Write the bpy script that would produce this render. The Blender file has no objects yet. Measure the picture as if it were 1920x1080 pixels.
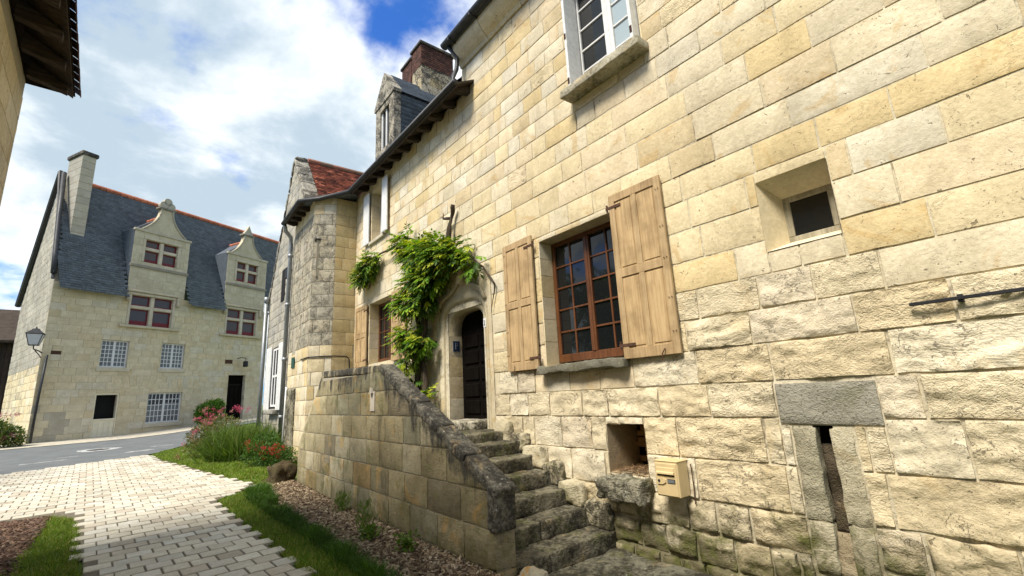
import bpy, math, random
import numpy as np
from mathutils import Vector, Matrix

sc = bpy.context.scene
C = sc.collection
R = math.radians
rnd = random.Random(7)
rng = np.random.default_rng(7)

# ---------------------------------------------------------------- camera
F_PX, PITCH, ROLL, YAW = 862.0, R(12.813), R(-3.013), R(38.891)
CAM = np.array([0.0, 0.0, 1.6])
_f = np.array([math.sin(YAW)*math.cos(PITCH), math.cos(YAW)*math.cos(PITCH), math.sin(PITCH)])
_r0 = np.array([math.cos(YAW), -math.sin(YAW), 0.0])
_u0 = np.cross(_r0, _f)
_r = math.cos(ROLL)*_r0 + math.sin(ROLL)*_u0
_u = -math.sin(ROLL)*_r0 + math.cos(ROLL)*_u0
cam = bpy.data.cameras.new('camera')
camo = bpy.data.objects.new('camera', cam)
C.objects.link(camo)
camo.matrix_world = Matrix(((_r[0], _u[0], -_f[0], CAM[0]), (_r[1], _u[1], -_f[1], CAM[1]),
                            (_r[2], _u[2], -_f[2], CAM[2]), (0, 0, 0, 1)))
cam.sensor_width = 36.0
cam.lens = 36.0*F_PX/1920.0
cam.clip_start = 0.05
cam.clip_end = 2000
sc.camera = camo

# ---------------------------------------------------------------- light
SUN_EL = R(54)
SUN_DIR = np.array([-0.95, -0.16, 0.0])
SUN_DIR /= np.linalg.norm(SUN_DIR)
SUN_DIR = np.array([SUN_DIR[0]*math.cos(SUN_EL), SUN_DIR[1]*math.cos(SUN_EL), math.sin(SUN_EL)])
SKY_STRENGTH = 0.1
sun = bpy.data.lights.new('sun', 'SUN')
sun.energy = 3.3
sun.angle = R(19)
sun.color = (1.0, 0.925, 0.81)
suno = bpy.data.objects.new('sun', sun)
C.objects.link(suno)
suno.rotation_euler = Vector(SUN_DIR).to_track_quat('Z', 'Y').to_euler()
suno.location = (-20, 6, 30)
sc.view_settings.view_transform = 'Standard'
sc.view_settings.look = 'None'
sc.view_settings.exposure = 1.04
sc.view_settings.gamma = 1.0
sc.view_settings.use_curve_mapping = False


class NT:
    """tiny node-tree helper: n(type, {props}, input=value or socket) -> node"""
    def __init__(self, tree):
        self.t = tree
        tree.nodes.clear()

    def n(self, typ, props=None, **ins):
        nd = self.t.nodes.new('ShaderNode' + typ)
        for k, v in (props or {}).items():
            setattr(nd, k, v)
        for k, v in ins.items():
            key = int(k[1:]) if k[0] == '_' else k.replace('_', ' ')
            s = nd.inputs[key]
            if isinstance(v, bpy.types.NodeSocket):
                self.t.links.new(v, s)
            else:
                s.default_value = v
        return nd

    def math(self, op, a, b=0.0, clamp=False):
        return self.n('Math', {'operation': op, 'use_clamp': clamp}, _0=a, _1=b).outputs[0]

    def ramp(self, x, a, b, lo=0.0, hi=1.0, smooth=True):
        return self.n('MapRange', {'interpolation_type': 'SMOOTHSTEP' if smooth else 'LINEAR'},
                      _0=x, _1=a, _2=b, _3=lo, _4=hi).outputs[0]

    def mix(self, f, a, b, mode='MIX'):
        nd = self.n('Mix', {'data_type': 'RGBA', 'blend_type': mode})
        for i, v in ((0, f), (6, a), (7, b)):
            if isinstance(v, bpy.types.NodeSocket):
                self.t.links.new(v, nd.inputs[i])
            else:
                nd.inputs[i].default_value = v if i == 0 else (*v[:3], 1)
        return nd.outputs[2]

    def noise(self, vec, scale, detail=4, rough=0.55, dist=0.0):
        return self.n('TexNoise', None, Vector=vec, Scale=scale, Detail=detail, Roughness=rough, Distortion=dist).outputs[0]


# ---------------------------------------------------------------- sky
w = bpy.data.worlds.new('World')
sc.world = w
w.use_nodes = True
nt = NT(w.node_tree)
sky = nt.n('TexSky', {'sky_type': 'NISHITA', 'sun_disc': False, 'sun_elevation': SUN_EL,
                      'sun_rotation': math.atan2(SUN_DIR[0], SUN_DIR[1]), 'air_density': 1.0, 'dust_density': 0.6, 'ozone_density': 2.0})
tc = nt.n('TexCoord')
sep = nt.n('SeparateXYZ', None, Vector=tc.outputs['Generated'])
zc = nt.math('ADD', nt.math('MAXIMUM', sep.outputs[2], 0.0), 0.34)
pv = nt.n('CombineXYZ', None, X=nt.math('DIVIDE', sep.outputs[0], zc), Y=nt.math('DIVIDE', sep.outputs[1], zc), Z=30.97)
n1 = nt.noise(pv.outputs[0], 2.0, 9, 0.57, 0.12)
n2 = nt.noise(pv.outputs[0], 0.9, 3, 0.5, 0.0)
cov = nt.math('ADD', nt.math('MULTIPLY', n1, 0.62), nt.math('MULTIPLY', n2, 0.48))
fac = nt.ramp(cov, 0.455, 0.545)
n3 = nt.noise(pv.outputs[0], 2.6, 9, 0.58, 0.2)
shade = nt.ramp(n3, 0.38, 0.62)
cl = nt.mix(shade, (2.8, 3.45, 4.0), (6.0, 6.25, 6.35))
skyb = nt.mix(1.0, sky.outputs[0], (0.30, 0.66, 1.22), 'MULTIPLY')
col = nt.mix(fac, skyb, cl)
bg = nt.n('Background', None, Color=col, Strength=SKY_STRENGTH)
out = nt.n('OutputWorld')
w.node_tree.links.new(bg.outputs[0], out.inputs[0])


# ---------------------------------------------------------------- numpy noise
def _hash(ix, iy, iz):
    h = (ix.astype(np.int64)*374761393 + iy.astype(np.int64)*668265263 + iz.astype(np.int64)*2147483647) & 0xffffffff
    h = ((h ^ (h >> 13))*1274126177) & 0xffffffff
    return ((h ^ (h >> 16)) & 0xffff)/32767.5 - 1.0


def vnoise(p):
    i = np.floor(p)
    f = p - i
    f = f*f*(3 - 2*f)
    i = i.astype(np.int64)
    r = 0
    for dx in (0, 1):
        for dy in (0, 1):
            for dz in (0, 1):
                wgt = (f[:, 0] if dx else 1-f[:, 0])*(f[:, 1] if dy else 1-f[:, 1])*(f[:, 2] if dz else 1-f[:, 2])
                r = r + wgt*_hash(i[:, 0]+dx, i[:, 1]+dy, i[:, 2]+dz)
    return r


def fbm(p, octv=4, gain=0.5):
    a, s, r = 1.0, 1.0, 0
    for k in range(octv):
        r = r + a*vnoise(p*s + 17.3*k)
        a *= gain
        s *= 2.03
    return r


def smooth(a, b, x):
    t = np.clip((np.asarray(x, float)-a)/(b-a), 0, 1)
    return t*t*(3-2*t)


def gz(x, y):
    x = np.asarray(x, float)
    y = np.asarray(y, float)
    z = 0.022*np.clip(y-8, 0, 60) + 0.05*np.clip(x, 0, 8)*smooth(24, 31, y)
    z = z - 0.38*smooth(2.72, 2.9, x)*(1-smooth(3.75, 4.1, y))
    return z


# ---------------------------------------------------------------- object helpers
WOFF = {}


def thing(name, label, cat, loc=(0, 0, 0), rotz=None, group=None):
    o = bpy.data.objects.new(name, None)
    o.empty_display_size = 0.2
    C.objects.link(o)
    o.location = loc
    if rotz is None:
        WOFF[o.name] = np.array(loc, float)
    else:
        o.rotation_euler = (0, 0, rotz)
        WOFF[o.name] = np.zeros(3)
    tag(o, label, cat, group)
    return o


def tag(o, label=None, cat=None, group=None, kind=None):
    if label:
        o['label'] = label
    if cat:
        o['category'] = cat
    if group:
        o['group'] = group
    if kind:
        o['kind'] = kind
    return o


def link_mesh(name, verts, faces, mat, parent=None, tint=None, smooth_sh=False, kind=None, label=None, mats=None, midx=None):
    verts = np.asarray(verts, float)
    c = (verts.min(0)+verts.max(0))/2
    me = bpy.data.meshes.new(name)
    if isinstance(faces, np.ndarray):
        nf, k = faces.shape
        me.vertices.add(len(verts))
        me.vertices.foreach_set('co', (verts-c).astype(np.float32).ravel())
        me.loops.add(nf*k)
        me.loops.foreach_set('vertex_index', faces.astype(np.int32).ravel())
        me.polygons.add(nf)
        me.polygons.foreach_set('loop_start', np.arange(nf, dtype=np.int32)*k)
        me.update(calc_edges=True)
    else:
        me.from_pydata((verts-c).tolist(), [], faces)
    if tint is not None:
        a = me.attributes.new('tint', 'FLOAT_COLOR', 'POINT')
        tint = np.asarray(tint, np.float32)
        if tint.ndim == 1:
            tint = np.tile(tint, (len(verts), 1))
        a.data.foreach_set('color', np.ascontiguousarray(tint).ravel())
    if smooth_sh:
        me.polygons.foreach_set('use_smooth', np.ones(len(me.polygons), bool))
    me.materials.append(mat)
    for m in mats or []:
        me.materials.append(m)
    if midx is not None:
        me.polygons.foreach_set('material_index', np.asarray(midx, np.int32))
    o = bpy.data.objects.new(name, me)
    C.objects.link(o)
    if parent is not None:
        o.parent = parent
        o.location = c - WOFF[parent.name]
    else:
        o.location = c
    WOFF[o.name] = c
    tag(o, label, None, None, kind)
    return o


class MB:
    def __init__(self):
        self.v, self.f, self.t, self.n = [], [], [], 0

    def add(self, v, f, tint=(1, 1, 1, 0)):
        v = np.asarray(v, float)
        self.v.append(v)
        self.f += [tuple(int(i)+self.n for i in q) for q in f]
        self.t.append(np.tile(np.asarray(tint, float), (len(v), 1)) if np.ndim(tint) == 1 else np.asarray(tint))
        self.n += len(v)
        return self

    def box(self, a, b, ch=0.0, tint=(1, 1, 1, 0), rot=None):
        """axis box from corner a to b, edges chamfered by ch; rot = (3x3, pivot)"""
        a, b2 = (np.array([min(p, q) for p, q in zip(a, b)], float), np.array([max(p, q) for p, q in zip(a, b)], float))
        v, f = chamfer_box(a, b2, ch)
        if rot is not None:
            M, piv = rot
            v = (v-piv) @ np.asarray(M).T + piv
        return self.add(v, f, tint)

    def prism(self, poly, axis, lo, hi, tint=(1, 1, 1, 0)):
        """extrude 2d polygon along axis (0=x,1=y,2=z); poly gives the two other axes in order"""
        n = len(poly)
        v = np.zeros((2*n, 3))
        o = [i for i in range(3) if i != axis]
        for k, (p, q) in enumerate(poly):
            v[k, o[0]] = v[k+n, o[0]] = p
            v[k, o[1]] = v[k+n, o[1]] = q
            v[k, axis] = lo
            v[k+n, axis] = hi
        f = [tuple(range(n)), tuple(range(2*n-1, n-1, -1))]
        f += [(k, (k+1) % n, (k+1) % n+n, k+n) for k in range(n)]
        return self.add(v, f, tint)

    def tube(self, pts, rad, n=8, tint=(1, 1, 1, 0), cap=True):
        pts = np.asarray(pts, float)
        m = len(pts)
        rad = np.full(m, rad, float) if np.ndim(rad) == 0 else np.asarray(rad, float)
        v = []
        up = np.array([0.13, 0.21, 0.97])
        for i in range(m):
            d = pts[min(i+1, m-1)]-pts[max(i-1, 0)]
            d = d/(np.linalg.norm(d)+1e-9)
            a = np.cross(d, up if abs(d @ up) < 0.95 else np.array([1.0, 0.1, 0]))
            a /= np.linalg.norm(a)
            b = np.cross(d, a)
            for k in range(n):
                t = 2*math.pi*k/n
                v.append(pts[i]+rad[i]*(math.cos(t)*a+math.sin(t)*b))
        f = [(i*n+k, i*n+(k+1) % n, (i+1)*n+(k+1) % n, (i+1)*n+k) for i in range(m-1) for k in range(n)]
        if cap:
            f += [tuple(range(n-1, -1, -1)), tuple(range((m-1)*n, m*n))]
        return self.add(v, f, tint)

    def build(self, name, mat, parent=None, smooth_sh=False, kind=None, label=None):
        return link_mesh(name, np.vstack(self.v), self.f, mat, parent, np.vstack(self.t), smooth_sh, kind, label)


def chamfer_box(a, b, c):
    if c <= 0:
        v = [(x, y, z) for x in (a[0], b[0]) for y in (a[1], b[1]) for z in (a[2], b[2])]
        return np.array(v), [(0, 1, 3, 2), (4, 6, 7, 5), (0, 4, 5, 1), (2, 3, 7, 6), (0, 2, 6, 4), (1, 5, 7, 3)]
    v, idx = [], {}
    c = min(c, 0.45*min(b-a))
    for sx in (0, 1):
        for sy in (0, 1):
            for sz in (0, 1):
                s = (sx, sy, sz)
                for ax in range(3):
                    p = [(b if s[i] else a)[i] + (0 if i == ax else (-c if s[i] else c)) for i in range(3)]
                    idx[s, ax] = len(v)
                    v.append(p)
    f = []
    for ax in range(3):
        o = [i for i in range(3) if i != ax]
        for s in (0, 1):
            q = []
            for p0, p1 in ((0, 0), (1, 0), (1, 1), (0, 1)):
                t = [0, 0, 0]
                t[ax] = s
                t[o[0]] = p0
                t[o[1]] = p1
                q.append(idx[tuple(t), ax])
            if (s == 0) ^ (ax == 1):
                q = q[::-1]
            f.append(tuple(q))
    for ax in range(3):
        o = [i for i in range(3) if i != ax]
        for p0 in (0, 1):
            for p1 in (0, 1):
                t0, t1 = [0, 0, 0], [0, 0, 0]
                t0[o[0]] = t1[o[0]] = p0
                t0[o[1]] = t1[o[1]] = p1
                t1[ax] = 1
                t0, t1 = tuple(t0), tuple(t1)
                f.append((idx[t0, o[0]], idx[t0, o[1]], idx[t1, o[1]], idx[t1, o[0]]))
    for s in [(x, y, z) for x in (0, 1) for y in (0, 1) for z in (0, 1)]:
        f.append((idx[s, 0], idx[s, 1], idx[s, 2]))
    return np.array(v), f


def block(corners, N, amp, sp, seed, depth=0.06, edge=0.006, jit=0.0, bulge=0.0, style=0):
    """dressed or rock-faced stone: corners (4,3) ccw seen from outside; N outward"""
    c = np.asarray(corners, float)
    N = np.asarray(N, float)
    wu = max(np.linalg.norm(c[1]-c[0]), np.linalg.norm(c[2]-c[3]))
    hv = max(np.linalg.norm(c[3]-c[0]), np.linalg.norm(c[2]-c[1]))
    nu, nv = max(1, int(round(wu/sp))), max(1, int(round(hv/sp)))
    if amp > 0.002:
        nu, nv = max(nu, 3), max(nv, 2)
    u = np.linspace(0, 1, nu+1)
    v = np.linspace(0, 1, nv+1)
    if nu > 3:
        u[1] *= 0.5
        u[-2] = 1-(1-u[-2])*0.5
    if nv > 2:
        v[1] *= 0.6
        v[-2] = 1-(1-v[-2])*0.6
    U, V = np.meshgrid(u, v, indexing='ij')
    U, V = U.ravel(), V.ravel()
    P = ((1-U)*(1-V))[:, None]*c[0]+(U*(1-V))[:, None]*c[1]+(U*V)[:, None]*c[2]+((1-U)*V)[:, None]*c[3]
    bd = (U < 1e-6) | (U > 1-1e-6) | (V < 1e-6) | (V > 1-1e-6)
    n = np.zeros(len(U))
    if amp > 0:
        q = P*np.array([3.2, 3.2, 5.5]) + seed*7.77
        if style == 1:
            a = fbm(q*1.25, 5, 0.62)
            st_ = fbm(P*np.array([4.5, 4.5, 13.0])+seed*3.1, 5, 0.62)
            a = 0.55*a+0.65*st_
            a = 0.45*a+0.55*np.floor(a*2.6+0.5)/2.6
            a = a+0.16*fbm(P*28.0+seed, 2)
            n += amp*(np.where(a < -0.45, -0.45+0.25*(a+0.45), a))
        else:
            n += amp*fbm(q, 3)
    n += bulge*(1-(2*U-1)**4)*(1-(2*V-1)**4)
    n[bd] = np.clip(n[bd]*0.75, -1.2*amp, 0.5*amp)-edge if style == 1 else np.minimum(n[bd]*0.4, 0)-edge
    if jit > 0:
        jv = vnoise(P*6+seed)*jit
        jw = vnoise(P*6+seed+50)*jit
        eu = (c[1]-c[0])/wu
        ev = (c[3]-c[0])/hv
        inward_u = np.where(U < 1e-6, 1, np.where(U > 1-1e-6, -1, 0))
        inward_v = np.where(V < 1e-6, 1, np.where(V > 1-1e-6, -1, 0))
        P = P + (np.abs(jv)*inward_u)[:, None]*eu + (np.abs(jw)*inward_v)[:, None]*ev
    P = P + n[:, None]*N
    idx = np.arange((nu+1)*(nv+1)).reshape(nu+1, nv+1)
    fa = [(idx[i, j], idx[i+1, j], idx[i+1, j+1], idx[i, j+1]) for i in range(nu) for j in range(nv)]
    ring = list(idx[:, 0])+list(idx[-1, 1:])+list(idx[-2::-1, -1])+list(idx[0, -2:0:-1])
    m = len(ring)
    n0 = len(P)
    top = P[ring]
    bot = top - N*depth
    P = np.vstack([P, top, bot])
    fa += [(n0+(k+1) % m, n0+k, n0+m+k, n0+m+(k+1) % m) for k in range(m)]
    return P, fa


def px(p):
    d = np.asarray(p, float)-CAM
    z = d @ _f
    return 960+F_PX*(d @ _r)/z, 540-F_PX*(d @ _u)/z, z


def px_area(corners, xf=None):
    q = []
    for c in corners:
        c = xf(c) if xf else c
        x, y, z = px(c)
        if z < 0.3:
            return 0.0
        q.append((min(max(x, 0), 1920), min(max(y, 0), 1080)))
    a = 0
    for k in range(len(q)):
        a += q[k][0]*q[(k+1) % len(q)][1]-q[(k+1) % len(q)][0]*q[k][1]
    return abs(a)/2


def place_blocks(parent, blocks, mat, limit=300, name='stone', rest='small_stones', xf=None):
    """blocks: dicts with corners,N,amp,sp,seed,tint...; the largest in view become objects, the rest one mesh"""
    for b in blocks:
        b['area'] = px_area(b['corners'], xf)
    blocks.sort(key=lambda b: -b['area'])
    mb = MB()
    for i, b in enumerate(blocks):
        P, fa = block(b['corners'], b['N'], b.get('amp', 0), b.get('sp', 1), b['seed'], b.get('depth', 0.06), b.get('edge', 0.006),
                      b.get('jit', 0), b.get('bulge', 0), b.get('style', 0))
        tint = (*b['tint'], (b['seed']*0.1373) % 1.0)
        if i < limit and b['area'] > 30:
            link_mesh(b.get('name', name), P, fa, b.get('mat', mat), parent, tint, b.get('amp', 0) > 0.002)
        else:
            mb.add(P, fa, tint)
    if mb.n:
        mb.build(rest, mat, parent, True, 'stuff')


def rsub(rect, holes, mn=0.05):
    """rectangle minus holes -> rectangles (a0,a1,z0,z1)"""
    rs = [rect]
    for h in holes:
        nr = []
        for a0, a1, z0, z1 in rs:
            if h[1] <= a0+1e-6 or h[0] >= a1-1e-6 or h[3] <= z0+1e-6 or h[2] >= z1-1e-6:
                nr.append((a0, a1, z0, z1))
                continue
            if h[0] > a0:
                nr.append((a0, h[0], z0, z1))
            if h[1] < a1:
                nr.append((h[1], a1, z0, z1))
            m0, m1 = max(a0, h[0]), min(a1, h[1])
            if h[2] > z0:
                nr.append((m0, m1, z0, h[2]))
            if h[3] < z1:
                nr.append((m0, m1, h[3], z1))
        rs = nr
    return [r for r in rs if r[1]-r[0] > mn and r[3]-r[2] > mn]


def courses(lines, a0, a1, lmin, lmax, holes, seed, joint=0.006, lf=None):
    """running-bond stones between course lines -> rects with a mortar gap"""
    r = random.Random(seed)
    res = []
    prev = []
    for k in range(len(lines)-1):
        a = a0 + r.uniform(-0.3, 0)
        js = []
        while a < a1:
            lo, hi = lf(a, lines[k]) if lf else (lmin, lmax)
            L = r.uniform(lo, hi)*(1.0 if r.random() > 0.15 else 0.6)
            b = a+L
            if any(abs(b-p) < 0.09 for p in prev):
                b += 0.12
            js.append(b)
            for q in rsub((max(a, a0), min(b, a1), lines[k], lines[k+1]), holes):
                j = joint
                res.append((q[0]+j, q[1]-j, q[2]+j, q[3]-j))
            a = b
        prev = js
    return res


def grid_wall(a0, a1, z0, z1, holes):
    """backing wall cells around openings"""
    A = sorted({a0, a1, *[min(max(h[i], a0), a1) for h in holes for i in (0, 1)]})
    Z = sorted({z0, z1, *[min(max(h[i], z0), z1) for h in holes for i in (2, 3)]})
    res = []
    for i in range(len(A)-1):
        for j in range(len(Z)-1):
            ca, cz = (A[i]+A[i+1])/2, (Z[j]+Z[j+1])/2
            if not any(h[0] < ca < h[1] and h[2] < cz < h[3] for h in holes):
                res.append((A[i], A[i+1], Z[j], Z[j+1]))
    return res


def rbox(mb, cen, axes, dims, sp, amp, seed, rr=0.02, tint=(1, 1, 1, 0), p3=6.0):
    """worn stone box: subdivided, rounded, displaced"""
    d = np.array(dims, float)/2
    rr = min(rr, 0.9*d.min())
    ax = []
    for k in range(3):
        inner = np.linspace(-d[k]+rr, d[k]-rr, max(2, int(round(2*(d[k]-rr)/sp))+1))
        ax.append(np.concatenate([[-d[k], -d[k]+rr*0.35], inner, [d[k]-rr*0.35, d[k]]]))
    A = np.array([np.asarray(a, float)/np.linalg.norm(a) for a in axes])
    for k in range(3):
        i, j = [t for t in range(3) if t != k]
        for s in (-1, 1):
            U, V = np.meshgrid(ax[i], ax[j], indexing='ij')
            q = np.zeros((U.size, 3))
            q[:, i] = U.ravel()
            q[:, j] = V.ravel()
            q[:, k] = s*d[k]
            cc = np.clip(q, -(d-rr), d-rr)
            dv = q-cc
            ln = np.linalg.norm(dv, axis=1, keepdims=True)
            q = cc+dv/np.maximum(ln, 1e-9)*rr
            wpos = np.asarray(cen)+q @ A
            s0 = wpos*p3+seed*3.3
            disp = np.stack([fbm(s0, 4, 0.55), fbm(s0+31.7, 4, 0.55), fbm(s0+77.1, 4, 0.55)], 1)
            wpos = wpos+amp*disp
            nu, nv = len(ax[i]), len(ax[j])
            idx = np.arange(nu*nv).reshape(nu, nv)
            fl = [(idx[a, b], idx[a+1, b], idx[a+1, b+1], idx[a, b+1]) for a in range(nu-1) for b in range(nv-1)]
            flip = (s < 0) ^ (k == 1)
            if flip:
                fl = [f[::-1] for f in fl]
            mb.add(wpos, fl, tint)
    return mb


def tiles(O, U, S, N, width, length, tw, ex, th, tintf, clip=None, seed=3, jit=0.0):
    """overlapping slates / tiles as one mesh: returns (verts, faces ndarray, tints)"""
    O, U, S, N = [np.asarray(a, float) for a in (O, U, S, N)]
    r = np.random.default_rng(seed)
    vs, ts = [], []
    rows = int(math.ceil(length/ex))
    for i in range(rows):
        off = (0.5*(i % 2))*tw
        s0 = i*ex
        s1 = min(s0+ex*1.25, length)
        k = int(math.ceil(width/tw))+1
        for j in range(k):
            a0 = max(j*tw-off+0.004, 0)
            a1 = min((j+1)*tw-off-0.004, width)
            if a1-a0 < 0.02 or (clip and not clip((a0+a1)/2, s0)):
                continue
            d = r.uniform(0, jit)
            l0 = O+U*a0+S*(s0-d)+N*th
            l1 = O+U*a1+S*(s0-d)+N*(th+r.uniform(-jit, jit)*0.3)
            h1 = O+U*a1+S*s1+N*0.002
            h0 = O+U*a0+S*s1+N*0.002
            b0 = l0-N*th*0.9
            b1 = l1-N*th*0.9
            vs += [l0, l1, h1, h0, b0, b1]
            c = tintf(r)
            ts += [(*c, r.random())]*6
    n = len(vs)//6
    base = (np.arange(n)*6)[:, None]
    f = np.vstack([base+np.array([0, 1, 2, 3]), base+np.array([4, 5, 1, 0])])
    return np.array(vs), f, np.array(ts)


# ---------------------------------------------------------------- materials
def new_mat(name):
    m = bpy.data.materials.new(name)
    m.use_nodes = True
    return m, NT(m.node_tree)


def finish(nt, color, rough=0.8, normal=None, spec=0.3, **kw):
    b = nt.n('BsdfPrincipled', None, Roughness=rough, **kw)
    b.inputs['Specular IOR Level'].default_value = spec
    if isinstance(color, bpy.types.NodeSocket):
        nt.t.links.new(color, b.inputs['Base Color'])
    else:
        b.inputs['Base Color'].default_value = (*color[:3], 1)
    if normal is not None:
        nt.t.links.new(normal, b.inputs['Normal'])
    o = nt.n('OutputMaterial')
    nt.t.links.new(b.outputs[0], o.inputs[0])


def stone_mat(name, base=None, lichen=0.0, lichen_col=(0.07, 0.065, 0.055), moss=0.0, ochre=0.35, bump=0.5, pit=1.0, lscale=2.2, lbias=0.0, low_moss=0.0, streak=0.0, grime=0.0, lw=0.08, stairtop=0.0, chisel=0.0, crack=0.0, wstreak=0.0):
    m, nt = new_mat(name)
    pos = nt.n('NewGeometry').outputs['Position']
    at = nt.n('Attribute', {'attribute_name': 'tint'})
    off = nt.n('CombineXYZ', None, X=nt.math('MULTIPLY', at.outputs['Alpha'], 9.0), Y=nt.math('MULTIPLY', at.outputs['Alpha'], 4.0), Z=0.0)
    pv = nt.n('VectorMath', {'operation': 'ADD'}, _0=pos, _1=off.outputs[0]).outputs[0]
    c = at.outputs['Color'] if base is None else nt.mix(1.0, at.outputs['Color'], base, 'MULTIPLY')
    big = nt.noise(pv, 2.3, 5, 0.6, 0.4)
    c = nt.mix(nt.ramp(big, 0.3, 0.72), nt.mix(1.0, c, (0.85, 0.84, 0.81), 'MULTIPLY'), nt.mix(1.0, c, (1.05, 1.05, 1.05), 'MULTIPLY'))
    if ochre:
        o1 = nt.noise(pv, 1.7, 6, 0.62, 1.2)
        c = nt.mix(nt.math('MULTIPLY', nt.ramp(o1, 0.57, 0.66), ochre), c, (0.52, 0.345, 0.13))
    fine = nt.noise(pv, 26.0, 5, 0.65)
    c = nt.mix(nt.ramp(fine, 0.36, 0.66), nt.mix(1.0, c, (0.89, 0.875, 0.85), 'MULTIPLY'), c)
    pits = nt.noise(pv, 55.0, 3, 0.6)
    pitm = nt.ramp(pits, 0.61, 0.69)
    cl = nt.ramp(nt.noise(pv, 5.0, 3, 0.5), 0.5, 0.68)
    pitm = nt.math('MULTIPLY', pitm, nt.math('MULTIPLY', nt.math('ADD', cl, 0.15), pit), True)
    chips_ = nt.math('MULTIPLY', nt.ramp(nt.noise(pv, 15.0, 4, 0.6, 0.6), 0.665, 0.71), pit, True)
    pitm = nt.math('MAXIMUM', pitm, chips_)
    c = nt.mix(nt.math('MULTIPLY', pitm, 0.70), c, (0.17, 0.13, 0.075))
    sepn = nt.n('SeparateXYZ', None, Vector=pos)
    crk = None
    if crack:
        cv = nt.n('VectorMath', {'operation': 'MULTIPLY'}, _0=pv, _1=(1.0, 1.0, 1.7)).outputs[0]
        ck1 = nt.math('ABSOLUTE', nt.math('SUBTRACT', nt.noise(cv, 3.6, 7, 0.62, 0.5), 0.5))
        crk = nt.math('MULTIPLY', nt.ramp(ck1, 0.011, 0.002), nt.ramp(nt.noise(pv, 2.4, 3, 0.5), 0.50, 0.62))
        crk = nt.math('MULTIPLY', crk, crack, True)
        c = nt.mix(nt.math('MULTIPLY', crk, 0.8), c, (0.14, 0.11, 0.07))
    if grime:
        gn = nt.noise(pos, 0.55, 5, 0.65, 0.6)
        c = nt.mix(nt.math('MULTIPLY', nt.ramp(gn, 0.45, 0.68), grime), c, nt.mix(1.0, c, (0.60, 0.58, 0.53), 'MULTIPLY'))
    if wstreak:
        wv = nt.n('VectorMath', {'operation': 'MULTIPLY'}, _0=pos, _1=(3.2, 3.2, 0.5)).outputs[0]
        wn_ = nt.noise(wv, 1.0, 7, 0.68, 0.5)
        c = nt.mix(nt.math('MULTIPLY', nt.ramp(wn_, 0.47, 0.66), wstreak), c, nt.mix(1.0, c, (0.42, 0.41, 0.39), 'MULTIPLY'))
    if streak:
        sv = nt.n('VectorMath', {'operation': 'MULTIPLY'}, _0=pv, _1=(5.0, 5.0, 1.1)).outputs[0]
        sn = nt.noise(sv, 1.0, 6, 0.66, 0.4)
        c = nt.mix(nt.math('MULTIPLY', nt.ramp(sn, 0.54, 0.70), streak), c, (0.05, 0.045, 0.035))
    if lichen:
        l1 = nt.noise(pos, lscale, 6, 0.68, 0.5)
        l2 = nt.noise(pos, lscale*7, 5, 0.7)
        lm = nt.math('ADD', nt.math('MULTIPLY', l1, 0.55), nt.math('MULTIPLY', l2, 0.45))
        lf = nt.math('MULTIPLY', nt.ramp(lm, 0.56-lw/2-lbias, 0.56+lw/2-lbias), lichen)
        c = nt.mix(lf, c, lichen_col)
        l3 = nt.noise(pos, 21.0, 4, 0.65)
        c = nt.mix(nt.math('MULTIPLY', nt.ramp(l3, 0.63, 0.69), min(0.6, lichen)), c, (0.48, 0.47, 0.40))
    if moss:
        m1 = nt.noise(pos, 2.7, 6, 0.7, 0.6)
        c = nt.mix(nt.math('MULTIPLY', nt.ramp(m1, 0.52, 0.66), moss), c, (0.085, 0.095, 0.022))
    if low_moss:
        zz = nt.math('ADD', sepn.outputs[2], nt.math('MULTIPLY', nt.math('SUBTRACT', nt.noise(pos, 2.2, 6, 0.7, 0.8), 0.5), 2.3))
        c = nt.mix(nt.math('MULTIPLY', nt.ramp(zz, 0.50, -0.08), low_moss), c, nt.mix(nt.ramp(nt.noise(pos, 6.0, 4, 0.6), 0.42, 0.6), (0.13, 0.115, 0.06), (0.085, 0.09, 0.022)))
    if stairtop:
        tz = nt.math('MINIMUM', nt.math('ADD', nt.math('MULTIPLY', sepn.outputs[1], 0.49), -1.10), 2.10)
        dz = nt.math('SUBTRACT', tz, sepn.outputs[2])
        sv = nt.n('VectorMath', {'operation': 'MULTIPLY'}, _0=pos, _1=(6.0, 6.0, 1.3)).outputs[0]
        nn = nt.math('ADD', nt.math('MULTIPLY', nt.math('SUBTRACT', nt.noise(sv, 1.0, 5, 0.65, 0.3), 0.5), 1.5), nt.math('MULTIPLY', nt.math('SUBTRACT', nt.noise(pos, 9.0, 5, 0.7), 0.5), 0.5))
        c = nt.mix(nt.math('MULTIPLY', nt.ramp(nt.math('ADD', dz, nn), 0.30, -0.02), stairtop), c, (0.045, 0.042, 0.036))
    h = nt.math('ADD', nt.math('MULTIPLY', fine, 0.5), nt.math('MULTIPLY', nt.noise(pv, 9.0, 5, 0.6), 0.8))
    h = nt.math('SUBTRACT', h, nt.math('MULTIPLY', pitm, 0.8))
    if chisel:
        cs = nt.n('VectorMath', {'operation': 'MULTIPLY'}, _0=pv, _1=(1.0, 1.0, 1.5)).outputs[0]
        vs_ = nt.n('CombineXYZ', None, X=nt.math('ADD', nt.math('MULTIPLY', at.outputs['Alpha'], 1.1), 0.5), Y=nt.math('ADD', nt.math('MULTIPLY', at.outputs['Alpha'], 1.1), 0.5), Z=nt.math('ADD', nt.math('MULTIPLY', at.outputs['Alpha'], 0.5), 0.8))
        cs = nt.n('VectorMath', {'operation': 'MULTIPLY'}, _0=cs, _1=vs_.outputs[0]).outputs[0]
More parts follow.
